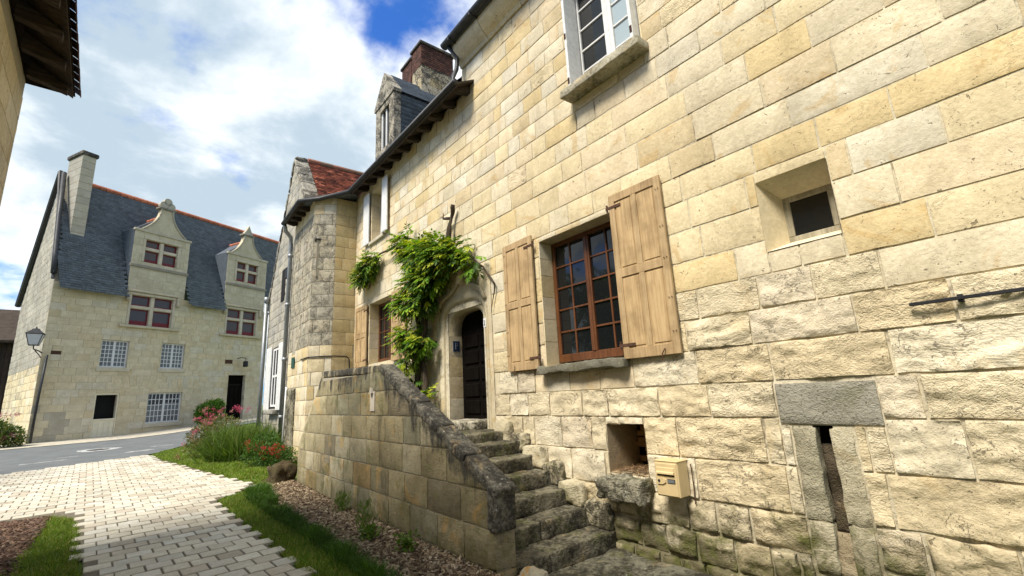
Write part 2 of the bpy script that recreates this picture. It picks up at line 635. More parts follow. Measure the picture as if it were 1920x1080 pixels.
        cn = nt.math('ADD', nt.math('MULTIPLY', nt.noise(cs, 7.0, 8, 0.72, 0.25), 0.7), nt.math('MULTIPLY', nt.n('TexVoronoi', {'feature': 'F1'}, Vector=nt.n('VectorMath', {'operation': 'ADD'}, _0=cs, _1=nt.n('TexNoise', None, Vector=cs, Scale=6.0, Detail=4.0).outputs['Color']).outputs[0], Scale=11.0).outputs['Distance'], 0.35))
        h = nt.math('ADD', h, nt.math('MULTIPLY', cn, nt.math('MULTIPLY', nt.math('ADD', nt.math('FRACT', nt.math('MULTIPLY', at.outputs['Alpha'], 7.3)), 0.25), chisel*1.3)))
    if crk is not None:
        h = nt.math('SUBTRACT', h, nt.math('MULTIPLY', crk, 1.6))
    bp = nt.n('Bump', None, Height=h, Strength=bump, Distance=0.02)
    finish(nt, c, 0.92, bp.outputs[0], 0.15)
    return m


def wood_mat(name, col, dark, scale=1.0, rough=0.6, bump=0.25, axis=2, spec=0.3):
    m, nt = new_mat(name)
    pos = nt.n('NewGeometry').outputs['Position']
    sc_ = [22.0, 22.0, 22.0]
    sc_[axis] = 1.2
    sv = nt.n('VectorMath', {'operation': 'MULTIPLY'}, _0=pos, _1=tuple(s*scale for s in sc_)).outputs[0]
    g = nt.noise(sv, 1.6, 5, 0.6, 0.6)
    c = nt.mix(nt.ramp(g, 0.34, 0.66), dark, col)
    b = nt.noise(pos, 3.0, 4, 0.6)
    c = nt.mix(nt.ramp(b, 0.38, 0.72), c, nt.mix(1.0, c, (0.66, 0.64, 0.61), 'MULTIPLY'))
    st_ = nt.noise(nt.n('VectorMath', {'operation': 'MULTIPLY'}, _0=pos, _1=(9.0, 9.0, 0.9)).outputs[0], 1.3, 6, 0.7, 0.3)
    c = nt.mix(nt.math('MULTIPLY', nt.ramp(st_, 0.55, 0.72), 0.6), c, nt.mix(1.0, c, (0.45, 0.43, 0.42), 'MULTIPLY'))
    at = nt.n('Attribute', {'attribute_name': 'tint'})
    c = nt.mix(1.0, c, at.outputs['Color'], 'MULTIPLY')
    bp = nt.n('Bump', None, Height=g, Strength=bump, Distance=0.004)
    finish(nt, c, rough, bp.outputs[0], spec)
    return m


def plain_mat(name, col, rough=0.6, metal=0.0, var=0.25, scale=8.0, bump=0.1, spec=0.3, tint=True):
    m, nt = new_mat(name)
    pos = nt.n('NewGeometry').outputs['Position']
    n_ = nt.noise(pos, scale, 5, 0.6, 0.3)
    k = 1-var
    c = nt.mix(nt.ramp(n_, 0.32, 0.68), tuple(x*k for x in col), col)
    if tint:
        at = nt.n('Attribute', {'attribute_name': 'tint'})
        c = nt.mix(1.0, c, at.outputs['Color'], 'MULTIPLY')
    bp = nt.n('Bump', None, Height=n_, Strength=bump, Distance=0.01)
    finish(nt, c, rough, bp.outputs[0], spec, Metallic=metal)
    return m


def leaf_mat(name, col, tr=0.35):
    m, nt = new_mat(name)
    at = nt.n('Attribute', {'attribute_name': 'tint'})
    c = nt.mix(1.0, at.outputs['Color'], col, 'MULTIPLY')
    b = nt.n('BsdfPrincipled', None, Base_Color=c, Roughness=0.55)
    b.inputs['Specular IOR Level'].default_value = 0.25
    t = nt.n('BsdfTranslucent', None, Color=nt.mix(1.0, c, (1.25, 1.2, 0.6), 'MULTIPLY'))
    mx = nt.n('MixShader', None, _0=tr, _1=b.outputs[0], _2=t.outputs[0])
    o = nt.n('OutputMaterial')
    nt.t.links.new(mx.outputs[0], o.inputs[0])
    return m


def glass_mat(name, col, rough=0.04):
    m, nt = new_mat(name)
    pos = nt.n('NewGeometry').outputs['Position']
    n_ = nt.noise(pos, 2.5, 2, 0.5)
    bp = nt.n('Bump', None, Height=n_, Strength=0.08, Distance=0.02)
    finish(nt, col, rough, bp.outputs[0], 0.5, IOR=1.5)
    return m


M = {}
M['tuff'] = stone_mat('tuffeau', ochre=0.44, bump=0.55, low_moss=0.9, grime=0.28, crack=0.16, wstreak=0.18)
M['tuff_rough'] = stone_mat('tuffeau_rock_faced', ochre=0.22, bump=0.85, low_moss=0.95, grime=0.36, chisel=1.0, crack=0.8, wstreak=0.22)
M['tuff_fine'] = stone_mat('tuffeau_dressed', ochre=0.12, bump=0.3, pit=0.5)
M['tuff_dark'] = stone_mat('tuffeau_weathered', ochre=0.15, bump=0.9, lichen=0.9, lichen_col=(0.10, 0.092, 0.075), lbias=0.045, lw=0.18, lscale=5.0, chisel=0.8)
M['tuff_black'] = stone_mat('tuffeau_blackened', ochre=0.1, bump=0.9, lichen=0.95, lichen_col=(0.05, 0.047, 0.042), lbias=0.06, lw=0.14, lscale=2.6)
M['tuff_gable'] = stone_mat('tuffeau_grey', ochre=0.1, bump=0.8, lichen=0.85, lichen_col=(0.20, 0.195, 0.175), lbias=0.02, lscale=1.4, lw=0.16)
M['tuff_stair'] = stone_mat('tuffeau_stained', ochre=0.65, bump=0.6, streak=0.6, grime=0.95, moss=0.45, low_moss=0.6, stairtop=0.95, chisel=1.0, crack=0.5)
M['coping'] = stone_mat('lichened_coping', lichen=0.92, lichen_col=(0.032, 0.030, 0.026), lbias=0.08, bump=0.9, lscale=3.4, lw=0.16)
M['sillstone'] = stone_mat('lichened_sill', lichen=0.85, lichen_col=(0.10, 0.085, 0.055), lbias=0.03, bump=0.8, lscale=3.0, lw=0.2, moss=0.3)
M['step'] = stone_mat('worn_step', lichen=0.9, lichen_col=(0.030, 0.027, 0.019), lbias=0.06, moss=0.5, bump=1.0, lscale=2.6, lw=0.17, grime=0.6, chisel=1.5)
M['mortar'] = stone_mat('mortar', base=(0.62, 0.565, 0.43), ochre=0.0, bump=0.7, low_moss=0.8, grime=0.3, lichen=0.75, lichen_col=(0.13, 0.105, 0.07), lscale=1.6, lw=0.12, lbias=0.0)
M['mortar_grey'] = stone_mat('mortar_grey', base=(0.40, 0.365, 0.29), ochre=0.1, bump=0.7)
M['greystone'] = stone_mat('grey_lintel_stone', ochre=0.15, bump=1.0, moss=0.25, chisel=1.5)
M['manor'] = stone_mat('tuffeau_manor', ochre=0.16, bump=0.3, grime=0.12, low_moss=0.25)
M['manor_gable'] = stone_mat('tuffeau_manor_gable', ochre=0.1, bump=0.8, lichen=0.8, lichen_col=(0.18, 0.175, 0.16), lbias=0.02, lscale=0.9, grime=0.4, lw=0.2)
M['paver'] = stone_mat('limestone_paver', ochre=0.08, bump=0.3, pit=0.6, grime=0.35)
M['boulder'] = stone_mat('boulder', lichen=0.5, lichen_col=(0.05, 0.04, 0.025), moss=0.3, bump=1.0)
M['lichen_rock'] = stone_mat('orange_lichen_rock', lichen=0.8, lichen_col=(0.40, 0.20, 0.02), lscale=5.0, bump=1.0)
M['brick'] = plain_mat('old_brick', (0.135, 0.058, 0.040), 0.9, var=0.65, scale=12, bump=0.5)
M['shutter'] = wood_mat('oak_shutter', (0.50, 0.365, 0.20), (0.38, 0.265, 0.135), bump=0.35)
M['brownwood'] = wood_mat('brown_frame', (0.15, 0.058, 0.022), (0.09, 0.035, 0.014), rough=0.35)
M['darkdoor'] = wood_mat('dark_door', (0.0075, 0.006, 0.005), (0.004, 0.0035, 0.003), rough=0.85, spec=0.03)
M['eavewood'] = wood_mat('eave_timber', (0.075, 0.055, 0.04), (0.03, 0.022, 0.017), rough=0.9, axis=0)
M['whitepaint'] = plain_mat('white_paint', (0.72, 0.72, 0.70), 0.45, var=0.18, scale=14, bump=0.15)
M['redpaint'] = plain_mat('dark_red_paint', (0.16, 0.008, 0.012), 0.4, var=0.2)
M['cream'] = plain_mat('cream_paint', (0.76, 0.69, 0.50), 0.45, var=0.10, scale=5)
M['mailbox'] = plain_mat('beige_enamel', (0.62, 0.48, 0.255), 0.38, var=0.10, scale=6, bump=0.02, spec=0.5)
M['iron'] = plain_mat('iron', (0.035, 0.036, 0.04), 0.55, metal=0.5, var=0.4)
M['rust'] = plain_mat('rusty_iron', (0.10, 0.05, 0.03), 0.85, var=0.5, scale=30)
M['zinc'] = plain_mat('zinc', (0.30, 0.32, 0.33), 0.5, metal=0.6, var=0.2)
M['darkzinc'] = plain_mat('dark_zinc', (0.05, 0.052, 0.055), 0.5, metal=0.4, var=0.3)
M['slate'] = plain_mat('slate', (0.105, 0.125, 0.145), 0.55, var=0.3, scale=6, bump=0.2, spec=0.4)
M['tile'] = plain_mat('clay_tile', (0.29, 0.08, 0.045), 0.85, var=0.5, scale=4, bump=0.3)
M['ridge'] = plain_mat('ridge_tile', (0.50, 0.17, 0.09), 0.8, var=0.3)
M['glass'] = glass_mat('window_glass', (0.008, 0.009, 0.010))
M['glass_sky'] = glass_mat('sky_reflection_tint', (0.33, 0.40, 0.43), 0.03)  # pale blue-grey base colour stands in for sky reflected in the pane
M['leaded'] = glass_mat('leaded_glass', (0.045, 0.032, 0.026), 0.25)
M['curtain'] = plain_mat('curtain_glass', (0.15, 0.16, 0.165), 0.35, var=0.35, scale=5, spec=0.5)
M['black'] = plain_mat('dark_interior', (0.006, 0.006, 0.006), 0.9, var=0.3)
M['asphalt'] = plain_mat('asphalt', (0.135, 0.145, 0.145), 0.85, var=0.22, scale=1.5, bump=0.2, tint=False)
M['whiteline'] = plain_mat('worn_white_marking', (0.48, 0.48, 0.46), 0.8, var=0.5, scale=9, tint=False)
M['castiron'] = plain_mat('cast_iron', (0.07, 0.065, 0.06), 0.7, metal=0.3, var=0.4, scale=20)
M['gravel'] = plain_mat('gravel_pavement', (0.50, 0.455, 0.36), 0.95, var=0.35, scale=7, bump=0.5, tint=False)
M['sand'] = plain_mat('joint_sand', (0.17, 0.145, 0.105), 0.95, var=0.4, scale=20, bump=0.4, tint=False)
M['soil'] = plain_mat('soil', (0.055, 0.042, 0.026), 0.95, var=0.5, scale=14, bump=0.6, tint=False)
M['chip'] = plain_mat('bark_chip', (1.0, 1.0, 1.0), 0.9, var=0.3, scale=40, bump=0.3)
M['grass'] = leaf_mat('grass_blade', (1, 1, 1), 0.3)
M['leaf'] = leaf_mat('leaf', (1, 1, 1), 0.35)
M['petal'] = leaf_mat('petal', (1, 1, 1), 0.25)
M['bark'] = wood_mat('vine_bark', (0.10, 0.075, 0.05), (0.035, 0.026, 0.018), rough=0.95, bump=0.9)
M['blue'] = plain_mat('blue_enamel', (0.018, 0.032, 0.075), 0.35, var=0.1)
M['green'] = plain_mat('green_enamel', (0.012, 0.07, 0.05), 0.35, var=0.1)
M['lampglass'] = plain_mat('frosted_lamp_glass', (0.55, 0.57, 0.58), 0.3, var=0.1)
m_, nt_ = new_mat('ground_soil')
p_ = nt_.n('NewGeometry').outputs['Position']
a_ = nt_.noise(p_, 0.9, 6, 0.65)
b_ = nt_.noise(p_, 9.0, 5, 0.65)
c_ = nt_.mix(nt_.ramp(a_, 0.40, 0.62), (0.075, 0.11, 0.02), (0.10, 0.15, 0.03))
c_ = nt_.mix(nt_.ramp(b_, 0.50, 0.72), c_, (0.10, 0.085, 0.045))
bp_ = nt_.n('Bump', None, Height=b_, Strength=0.6, Distance=0.03)
finish(nt_, c_, 0.95, bp_.outputs[0], 0.1)
M['ground'] = m_

PAL = [((0.685, 0.585, 0.385), 5), ((0.70, 0.62, 0.455), 3), ((0.655, 0.53, 0.305), 1.6), ((0.655, 0.585, 0.43), 1.5), ((0.695, 0.59, 0.41), 3), ((0.60, 0.495, 0.315), 0.7), ((0.69, 0.635, 0.50), 1.0)]
PALE = [((0.69, 0.605, 0.43), 4), ((0.71, 0.64, 0.485), 3), ((0.66, 0.56, 0.375), 2), ((0.68, 0.60, 0.455), 2)]


def pick(r, pal=PAL, v=0.05):
    x = r.random()*sum(p[1] for p in pal)
    for c, wgt in pal:
        x -= wgt
        if x <= 0:
            break
    k = 1+r.uniform(-v, v)
    return tuple(min(0.8, t*k) for t in c)


# ---------------------------------------------------------------- ground, road, path
def axis_pts(*segs):
    r = []
    for a, b, s in segs:
        r += list(np.arange(a, b, s))
    return np.array(r+[segs[-1][1]])


def sheet(name, X, Y, mat, dz, smooth_sh=True):
    """X, Y: 2-d arrays of ground points"""
    V = np.stack([X, Y, gz(X, Y)+dz], -1).reshape(-1, 3)
    n, m = X.shape
    idx = np.arange(n*m).reshape(n, m)
    f = np.stack([idx[:-1, :-1], idx[1:, :-1], idx[1:, 1:], idx[:-1, 1:]], -1).reshape(-1, 4)
    o = link_mesh(name, V, f, mat, None, None, smooth_sh)
    o['kind'] = 'structure'
    return o


def strip(name, L, Rr, n, m, mat, dz):
    """surface between two polylines with equal point counts"""
    def res(P, n):
        P = np.asarray(P, float)
        d = np.r_[0, np.cumsum(np.linalg.norm(np.diff(P, axis=0), axis=1))]
        t = np.linspace(0, d[-1], n)
        return np.stack([np.interp(t, d, P[:, 0]), np.interp(t, d, P[:, 1])], -1)
    A, B = res(L, n), res(Rr, n)
    t = np.linspace(0, 1, m)
    X = A[:, None, 0]*(1-t)+B[:, None, 0]*t
    Y = A[:, None, 1]*(1-t)+B[:, None, 1]*t
    return sheet(name, X, Y, mat, dz)


gx = axis_pts((-400, -60, 40), (-60, -4, 4), (-4, 6, 0.25), (6, 60, 6), (60, 400, 40))
gy = axis_pts((-60, 0, 5), (0, 26, 0.25), (26, 70, 2), (70, 700, 45))
GX, GY = np.meshgrid(gx, gy, indexing='ij')
sheet('ground', GX, GY, M['ground'], -0.035)
NEAR = [(-30, 8.5), (-12, 14), (-2.6, 18.1), (0.40, 19.5), (1.75, 22.6), (2.5, 25.5), (4.0, 29.0), (9, 32.5), (20, 38)]
FAR = [(-30, 26.6), (-12, 26.9), (-4.4, 27.4), (-1.0, 28.1), (1.6, 29.0), (3.2, 30.2), (5.0, 31.5), (9, 34.0), (20, 39.4)]
strip('road', NEAR, FAR, 60, 10, M['asphalt'], -0.004)
strip('pavement', [(a, b-0.06) for a, b in FAR[:8]],
      [(-30, 31), (-12, 31.2), (-4.2, 31.3), (-0.8, 32.6), (1.8, 33.9), (3.6, 34.8), (5.5, 35.8), (9, 37.6)], 50, 6, M['gravel'], 0.012)
MAIN_PATH_R = [(1.62, 2.0), (1.40, 5.2), (1.20, 10.0), (1.17, 10.45)]
MAIN_PATH_L = [(0.25, 2.0), (-0.12, 5.2), (-0.53, 9.9), (-0.60, 10.45)]
PLAZA = [(-14, 10.9), (-1.5, 11.1), (-0.9, 10.9), (-0.6, 10.4), (1.2, 10.0), (1.6, 10.45), (1.97, 10.8), (1.92, 11.3), (1.77, 11.96), (1.36, 13.86), (0.64, 17.24), (0.38, 19.5), (-2.6, 18.1), (-14, 13.2)]


def in_poly(poly, x, y):
    x = np.asarray(x, float)
    y = np.asarray(y, float)
    r = np.zeros(x.shape, bool)
    n = len(poly)
    for i in range(n):
        x0, y0 = poly[i]
        x1, y1 = poly[(i+1) % n]
        c = ((y0 > y) != (y1 > y)) & (x < (x1-x0)*(y-y0)/(y1-y0+1e-12)+x0)
        r ^= c
    return r


path = strip('path', [(0.25, 2.0), (-0.12, 5.2), (-0.53, 9.9), (-0.75, 10.6), (-1.5, 11.0), (-14, 11.0)],
             [(1.62, 2.0), (1.40, 5.2), (1.20, 10.0), (1.95, 10.85), (0.5, 18.9), (-14, 12.9)], 60, 12, M['sand'], 0.003)
PATHPOLY = MAIN_PATH_R[:3] + PLAZA[5:] + [(-14, 10.9), (-1.5, 11.1), (-0.9, 10.95), (-0.62, 10.5)] + MAIN_PATH_L[2::-1]
PA = R(3.5)
pu = np.array([math.cos(PA), math.sin(PA)])
pw = np.array([-math.sin(PA), math.cos(PA)])
pavers = []
PL, PP = 0.243, 0.243
for i in range(-12, 90):
    for j in range(-70, 40):
        c = np.array([0.5, 2.0])+pw*(i*PP)+pu*((j+0.5*(i % 2))*PL)
        if c[1] < 2.0 or not in_poly(PATHPOLY, c[0], c[1]):
            continue
        hl, hp = PL/2-0.008, PP/2-0.0145
        z = float(gz(*c))
        dzr = rnd.uniform(-0.003, 0.004)
        tl = rnd.uniform(-0.012, 0.012)
        e = rnd.uniform(-0.004, 0.004)
        cs = []
        for a, b in ((-1, -1), (1, -1), (1, 1), (-1, 1)):
            q = c+pu*(a*(hl+e))+pw*(b*hp)
            cs.append((q[0], q[1], float(gz(*q))+0.012+dzr+tl*a*hl))
        k = rnd.uniform(0.86, 1.06)
        t = rnd.choice([(0.60, 0.565, 0.48), (0.62, 0.59, 0.50), (0.58, 0.54, 0.45), (0.60, 0.58, 0.51), (0.50, 0.45, 0.37)])
        pavers.append(dict(corners=cs, N=(0, 0, 1), amp=0.0, sp=1, seed=rnd.random()*50, depth=0.03, edge=0.0, tint=tuple(x*k for x in t)))


def place_pavers():
    for b in pavers:
        b['area'] = px_area(b['corners'])
    pavers.sort(key=lambda b: -b['area'])
    mb = MB()
    for i, b in enumerate(pavers):
        c = np.array(b['corners'])
        cen = c.mean(0)
        ins = cen+(c-cen)*0.965
        mid = c-np.array([0, 0, 0.004])
        bot = c-np.array([0, 0, 0.035])
        v = np.vstack([ins, mid, bot])
        f = [(0, 1, 2, 3)]+[(k+4, (k+1) % 4+4, (k+1) % 4, k) for k in range(4)]+[(k+8, (k+1) % 4+8, (k+1) % 4+4, k+4) for k in range(4)]
        tint = (*b['tint'], b['seed'] % 1)
        if i < 300:
            link_mesh('paver', v, f, M['paver'], path, tint)
        else:
            mb.add(v, f, tint)
    mb.build('distant_pavers', M['paver'], path, False, 'stuff')


place_pavers()
# manhole and worn paint on the road
man = thing('manhole_cover', 'round cast iron manhole cover with pale concrete collar set in the asphalt', 'manhole', (-1.0, 23.4, float(gz(-1.0, 23.4))))
mc = np.array([-1.0, 23.4])
zz = float(gz(*mc))


def disc(mb, cx, cy, z, r0, r1, n=36, th=0.004, wob=0.0):
    v, f = [], []
    for k in range(n):
        t = 2*math.pi*k/n
        w_ = 1+wob*math.sin(3*t+1)+wob*rnd.uniform(-1, 1)
        for r in (r0, r1*w_):
            x, y = cx+r*math.cos(t), cy+r*math.sin(t)
            v.append((x, y, z+float(gz(x, y))-float(gz(cx, cy))))
    for k in range(n):
        f.append((2*k, 2*k+1, (2*k+3) % (2*n), (2*k+2) % (2*n)))
    mb.add(v, f)
    return mb


disc(MB(), *mc, zz+0.003, 0.33, 0.62, wob=0.06).build('collar', M['whiteline'], man)
disc(MB(), *mc, zz+0.006, 0.001, 0.33).build('cover', M['castiron'], man)
mb = MB()
for x0, y0, dx, dy in ((-2.6, 20.3, 1.0, 0.10), (-0.2, 21.2, 0.8, 0.16), (-1.9, 21.4, 0.5, 0.06), (0.5, 22.6, 0.7, 0.08)):
    n = 10
    v, f = [], []
    for k in range(n+1):
        x = x0+dx*k/n
        wob = rnd.uniform(0.3, 1.0)
        for s in (-1, 1):
            y = y0+s*dy*wob+0.3*(x-x0)
            v.append((x, y, float(gz(x, y))+0.001))
    f = [(2*k, 2*k+2, 2*k+3, 2*k+1) for k in range(n)]
    mb.add(v, f)
rm = mb.build('road_markings', M['whiteline'])
tag(rm, None, None, None, 'structure')

# ---------------------------------------------------------------- main house
D = 4.5
house = thing('stone_house', 'long cream limestone house with brown window, wooden shutters and arched doorway', 'house', (5.5, 5.0, 0))
UY, UZ, NX = np.array([0, 1.0, 0]), np.array([0, 0, 1.0]), np.array([-1.0, 0, 0])


def wall_corners(a0, a1, z0, z1, x=D):
    # ccw seen from outside (-x side): looking towards +x, +y is to the left
    return [(x, a1, z0), (x, a0, z0), (x, a0, z1), (x, a1, z1)]


LINES = [-0.45, -0.12, 0.16, 0.47, 0.86, 1.26, 1.585, 1.93, 2.25, 2.565, 2.885, 3.235, 3.57, 3.87, 4.18, 4.53, 4.86, 5.18, 5.48, 5.78, 6.06, 6.33, 6.60, 6.87, 7.15, 7.44, 7.74, 8.06]
BW = (3.46, 4.88, 1.93, 3.79)
SW = (1.125, 1.73, 2.765, 3.46)
UW = (2.74, 3.98, 5.74, 7.72)
DR = (6.16, 8.02, 1.0, 3.62)
W2 = (10.10, 11.55, 2.50, 4.05)
UL = (10.68, 11.52, 5.74, 7.16)
NI = (3.34, 3.89, 0.62, 1.17)
GL = (1.12, 1.88, 1.205, 1.56)
CH = (1.33, 1.80, -0.45, 1.205)
HO = (8.30, 8.42, 6.56, 6.70)
HOLES = [BW, SW, UW, DR, W2, UL, NI, GL, CH, HO]
OPEN = [BW, SW, UW, (6.42, 7.60, 1.0, 3.14), W2, UL, NI, (1.48, 1.63, -0.45, 1.2)]

wall = MB()
for a0, a1, z0, z1 in grid_wall(-4.0, 6.85, -0.5, 8.06, OPEN):
    c = wall_corners(a0, a1, z0, z1, D+0.013)
    wall.add(c, [(0, 1, 2, 3)], (1, 1, 1, 0.3))
for a0, a1, z0, z1 in grid_wall(6.85, 12.9, -0.5, 7.5, OPEN):
    c = wall_corners(a0, a1, z0, z1, D+0.013)
    wall.add(c, [(0, 1, 2, 3)], (1, 1, 1, 0.3))
# solid back and ends so the house has depth
wall.box((D+0.6, -4.0, -0.5), (D+6.6, 6.85, 8.06), 0, (1, 1, 1, 0.2))
wall.box((D+0.6, 6.852, -0.5), (D+6.6, 12.9, 7.4), 0, (1, 1, 1, 0.2))
wallo = wall.build('wall', M['mortar'], house)


def len_f(a, z):
    if z < 0.42:
        return (0.22, 0.5)
    if a < 3.4:
        return (0.44, 0.86)
    return (0.30, 0.58)


blocks = []
for (a0, a1, z0, z1) in courses(LINES, -4.0, 12.66, 0.4, 0.9, HOLES, 11, 0.0065, len_f):
    if a0 > 6.86 and z0 > 7.35:
        continue
    if a0 > 6.85:
        z1 = min(z1, 7.42)
    elif a1 > 6.85 and z0 > 7.35:
        a1 = 6.85
    ca, cz = (a0+a1)/2, (z0+z1)/2
    rough = 0.0
    lim = 2.26+0.2*rnd.uniform(-1, 1) if ca < 2.7 else (1.62 if ca < 3.6 else (1.60 if ca < 6.2 else 1.2))
    if cz < lim:
        rough = 1.0
    elif cz < lim+0.35 and ca < 6.3 and rnd.random() < 0.45:
        rough = 0.7
    elif 1.75 < ca < 3.3 and 1.9 < cz < 2.6 and rnd.random() < 0.5:
        rough = 0.5
    elif ca < 6 and rnd.random() < (0.16 if cz < 3.3 else 0.03):
        rough = 0.35
    if 0.9 < ca < 1.9 and 2.5 < cz < 3.5:
        rough = 0.0
    rubble = cz < 0.45
    b = dict(corners=wall_corners(a0, a1, z0, z1), N=NX, seed=rnd.random()*60, tint=pick(rnd))
    if rough >= 0.5:
        b.update(amp=0.020*rough+0.003, sp=0.024 if ca < 4.2 else 0.04, style=1, jit=0.012, edge=0.002, mat=M['tuff_rough'])
        b['corners'] = [(p[0]-0.006*rough, p[1], p[2]) for p in b['corners']]
        b['tint'] = pick(rnd, PALE)
        if rubble:
            b.update(amp=0.030, jit=0.03, bulge=0.015, tint=tuple(0.92*t for t in b['tint']))
    elif rough > 0:
        b.update(amp=0.007, sp=0.04, style=1, jit=0.004, edge=0.003, mat=M['tuff_rough'])
    else:
        b.update(amp=0.0025 if ca < 6 else 0.0015, sp=0.075 if ca < 6.5 else 0.14, edge=0.004+0.004*rnd.random(), jit=rnd.choice([0.002, 0.004, 0.007, 0.012]) if ca < 9 else 0.003)
        # slightly uneven bedding
        dx = rnd.uniform(-0.004, 0.003)
        b['corners'] = [(p[0]+dx, p[1], p[2]) for p in b['corners']]
    blocks.append(b)
place_blocks(wallo, blocks, M['tuff'], 300)


def reveal(mb, op, d0, d1, zlow=True, tint=(0.60, 0.53, 0.37, 0.4)):
    a0, a1, z0, z1 = op
    mb.add([(D-d0, a0, z0), (D+d1, a0, z0), (D+d1, a0, z1), (D-d0, a0, z1)], [(0, 1, 2, 3)], tint)
    mb.add([(D-d0, a1, z0), (D+d1, a1, z0), (D+d1, a1, z1), (D-d0, a1, z1)], [(3, 2, 1, 0)], tint)
    mb.add([(D-d0, a0, z1), (D+d1, a0, z1), (D+d1, a1, z1), (D-d0, a1, z1)], [(0, 1, 2, 3)], tint)
    if zlow:
        mb.add([(D-d0, a0, z0), (D+d1, a0, z0), (D+d1, a1, z0), (D-d0, a1, z0)], [(3, 2, 1, 0)], tint)
    return mb


def jamb_stones(op, d, parent, zs):
    """dressed quoin stones lining both sides of an opening, with fine joints"""
    a0, a1, z0, z1 = op
    mb_ = []
    for i in range(len(zs)-1):
        for a, s in ((a0, 1), (a1, -1)):
            N = np.array([0, s, 0.0])
            y = a+0.004*s
            q = [(D+0.003, y, zs[i]+0.004), (D+d, y, zs[i]+0.004), (D+d, y, zs[i+1]-0.004), (D+0.003, y, zs[i+1]-0.004)]
            if s > 0:
                q = [q[1], q[0], q[3], q[2]]
            mb_.append(dict(corners=q, N=N, amp=0.0, sp=1, seed=rnd.random()*40, depth=0.02, edge=0.002, tint=pick(rnd)))
    place_blocks(parent, mb_, M['tuff_fine'], 40, 'jamb_stone', 'jamb_stones')


# ---- big brown window
def casement_window(name, parent, x, y0, y1, z0, z1, cols, rows, fw, bar, mframe, mglass, mid=0.09, label=None, mglass2=None, bot=0.09):
    """two leaves of small panes; frame face at x, glass 2.5 cm behind"""
    fr = MB()
    d = 0.055
    fr.box((x, y0, z0), (x+d, y1, z0+bot), 0.006)
    fr.box((x, y0, z1-fw), (x+d, y1, z1), 0.006)
    fr.box((x+0.001, y0, z0+bot), (x+d, y0+fw, z1-fw), 0.005)
    fr.box((x+0.001, y1-fw, z0+bot), (x+d, y1, z1-fw), 0.005)
    ym = (y0+y1)/2
    fr.box((x-0.006, ym-mid/2, z0+bot), (x+d, ym+mid/2, z1-fw), 0.006)
    fr.box((x-0.016, ym-0.018, z0+bot), (x, ym+0.018, z1-fw), 0.006)
    wn = fr.build(name, mframe, parent, label=label)
    for (l0, l1) in ((y0+fw, ym-mid/2), (ym+mid/2, y1-fw)):
        for c in range(1, cols):
            y = l0+(l1-l0)*c/cols
            MB().box((x+0.012, y-bar/2, z0+bot), (x+0.045, y+bar/2, z1-fw), 0.004).build('glazing_bar', mframe, wn)
        for r in range(1, rows):
            z = z0+bot+(z1-fw-z0-bot)*r/rows
            MB().box((x+0.013, l0, z-bar/2), (x+0.044, l1, z+bar/2), 0.004).build('glazing_bar', mframe, wn)
        for c in range(cols):
            for r in range(rows):
                ya, yb = l0+(l1-l0)*c/cols, l0+(l1-l0)*(c+1)/cols
                za, zb = z0+bot+(z1-fw-z0-bot)*r/rows, z0+bot+(z1-fw-z0-bot)*(r+1)/rows
                t = rnd.uniform(-0.003, 0.003)
                p = MB()
                p.add([(x+0.032+t, ya, za), (x+0.032-t, yb, za), (x+0.032-t*0.3, yb, zb), (x+0.032+t*0.6, ya, zb),
                       (x+0.036+t, ya, za), (x+0.036-t, yb, za), (x+0.036-t*0.3, yb, zb), (x+0.036+t*0.6, ya, zb)],
                      [(3, 2, 1, 0), (4, 5, 6, 7), (0, 1, 5, 4), (1, 2, 6, 5), (2, 3, 7, 6), (3, 0, 4, 7)])
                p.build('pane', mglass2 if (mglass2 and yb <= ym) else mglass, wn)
    return wn


for op in (BW, UW, W2, UL):
    for nm_, q in (('side_reveal', [(op[0], 0)]), ('side_reveal', [(op[1], 1)])):
        y = q[0][0]
        link_mesh(nm_, [(D+0.003, y, op[2]), (D+0.5, y, op[2]), (D+0.5, y, op[3]), (D+0.003, y, op[3])], [(0, 1, 2, 3)], M['mortar'], house, (0.60, 0.53, 0.37, 0.4))
    for nm_, z in (('head_reveal', op[3]), ('sill_reveal', op[2])):
        link_mesh(nm_, [(D+0.003, op[0], z), (D+0.5, op[0], z), (D+0.5, op[1], z), (D+0.003, op[1], z)], [(0, 1, 2, 3)], M['tuff'], house, (0.62, 0.55, 0.38, 0.4))
jamb_stones(BW, 0.25, house, [1.93, 2.29, 2.62, 2.95, 3.28, 3.54, 3.785])
jamb_stones(UW, 0.25, house, [5.74, 6.06, 6.33, 6.60, 6.87, 7.15, 7.44, 7.72])
jamb_stones(W2, 0.25, house, [2.50, 2.9, 3.28, 3.66, 4.05])
jamb_stones(UL, 0.25, house, [5.74, 6.1, 6.46, 6.82, 7.16])
casement_window('window', house, 4.74, 3.47, 4.87, 1.985, 3.785, 2, 5, 0.065, 0.026, M['brownwood'], M['glass'], 0.10,
                label='two leaf brown casement window with small panes', bot=0.11)
# window sill of the big window: worn grey stone
s = MB()
rbox(s, (4.545, 4.20, 1.885), (UY, NX, UZ), (1.53, 0.36, 0.105), 0.04, 0.016, 2.1, 0.015, (0.17, 0.165, 0.13, 0.5))
s.build('window_sill', M['sillstone'], house, True, label='worn grey stone sill')


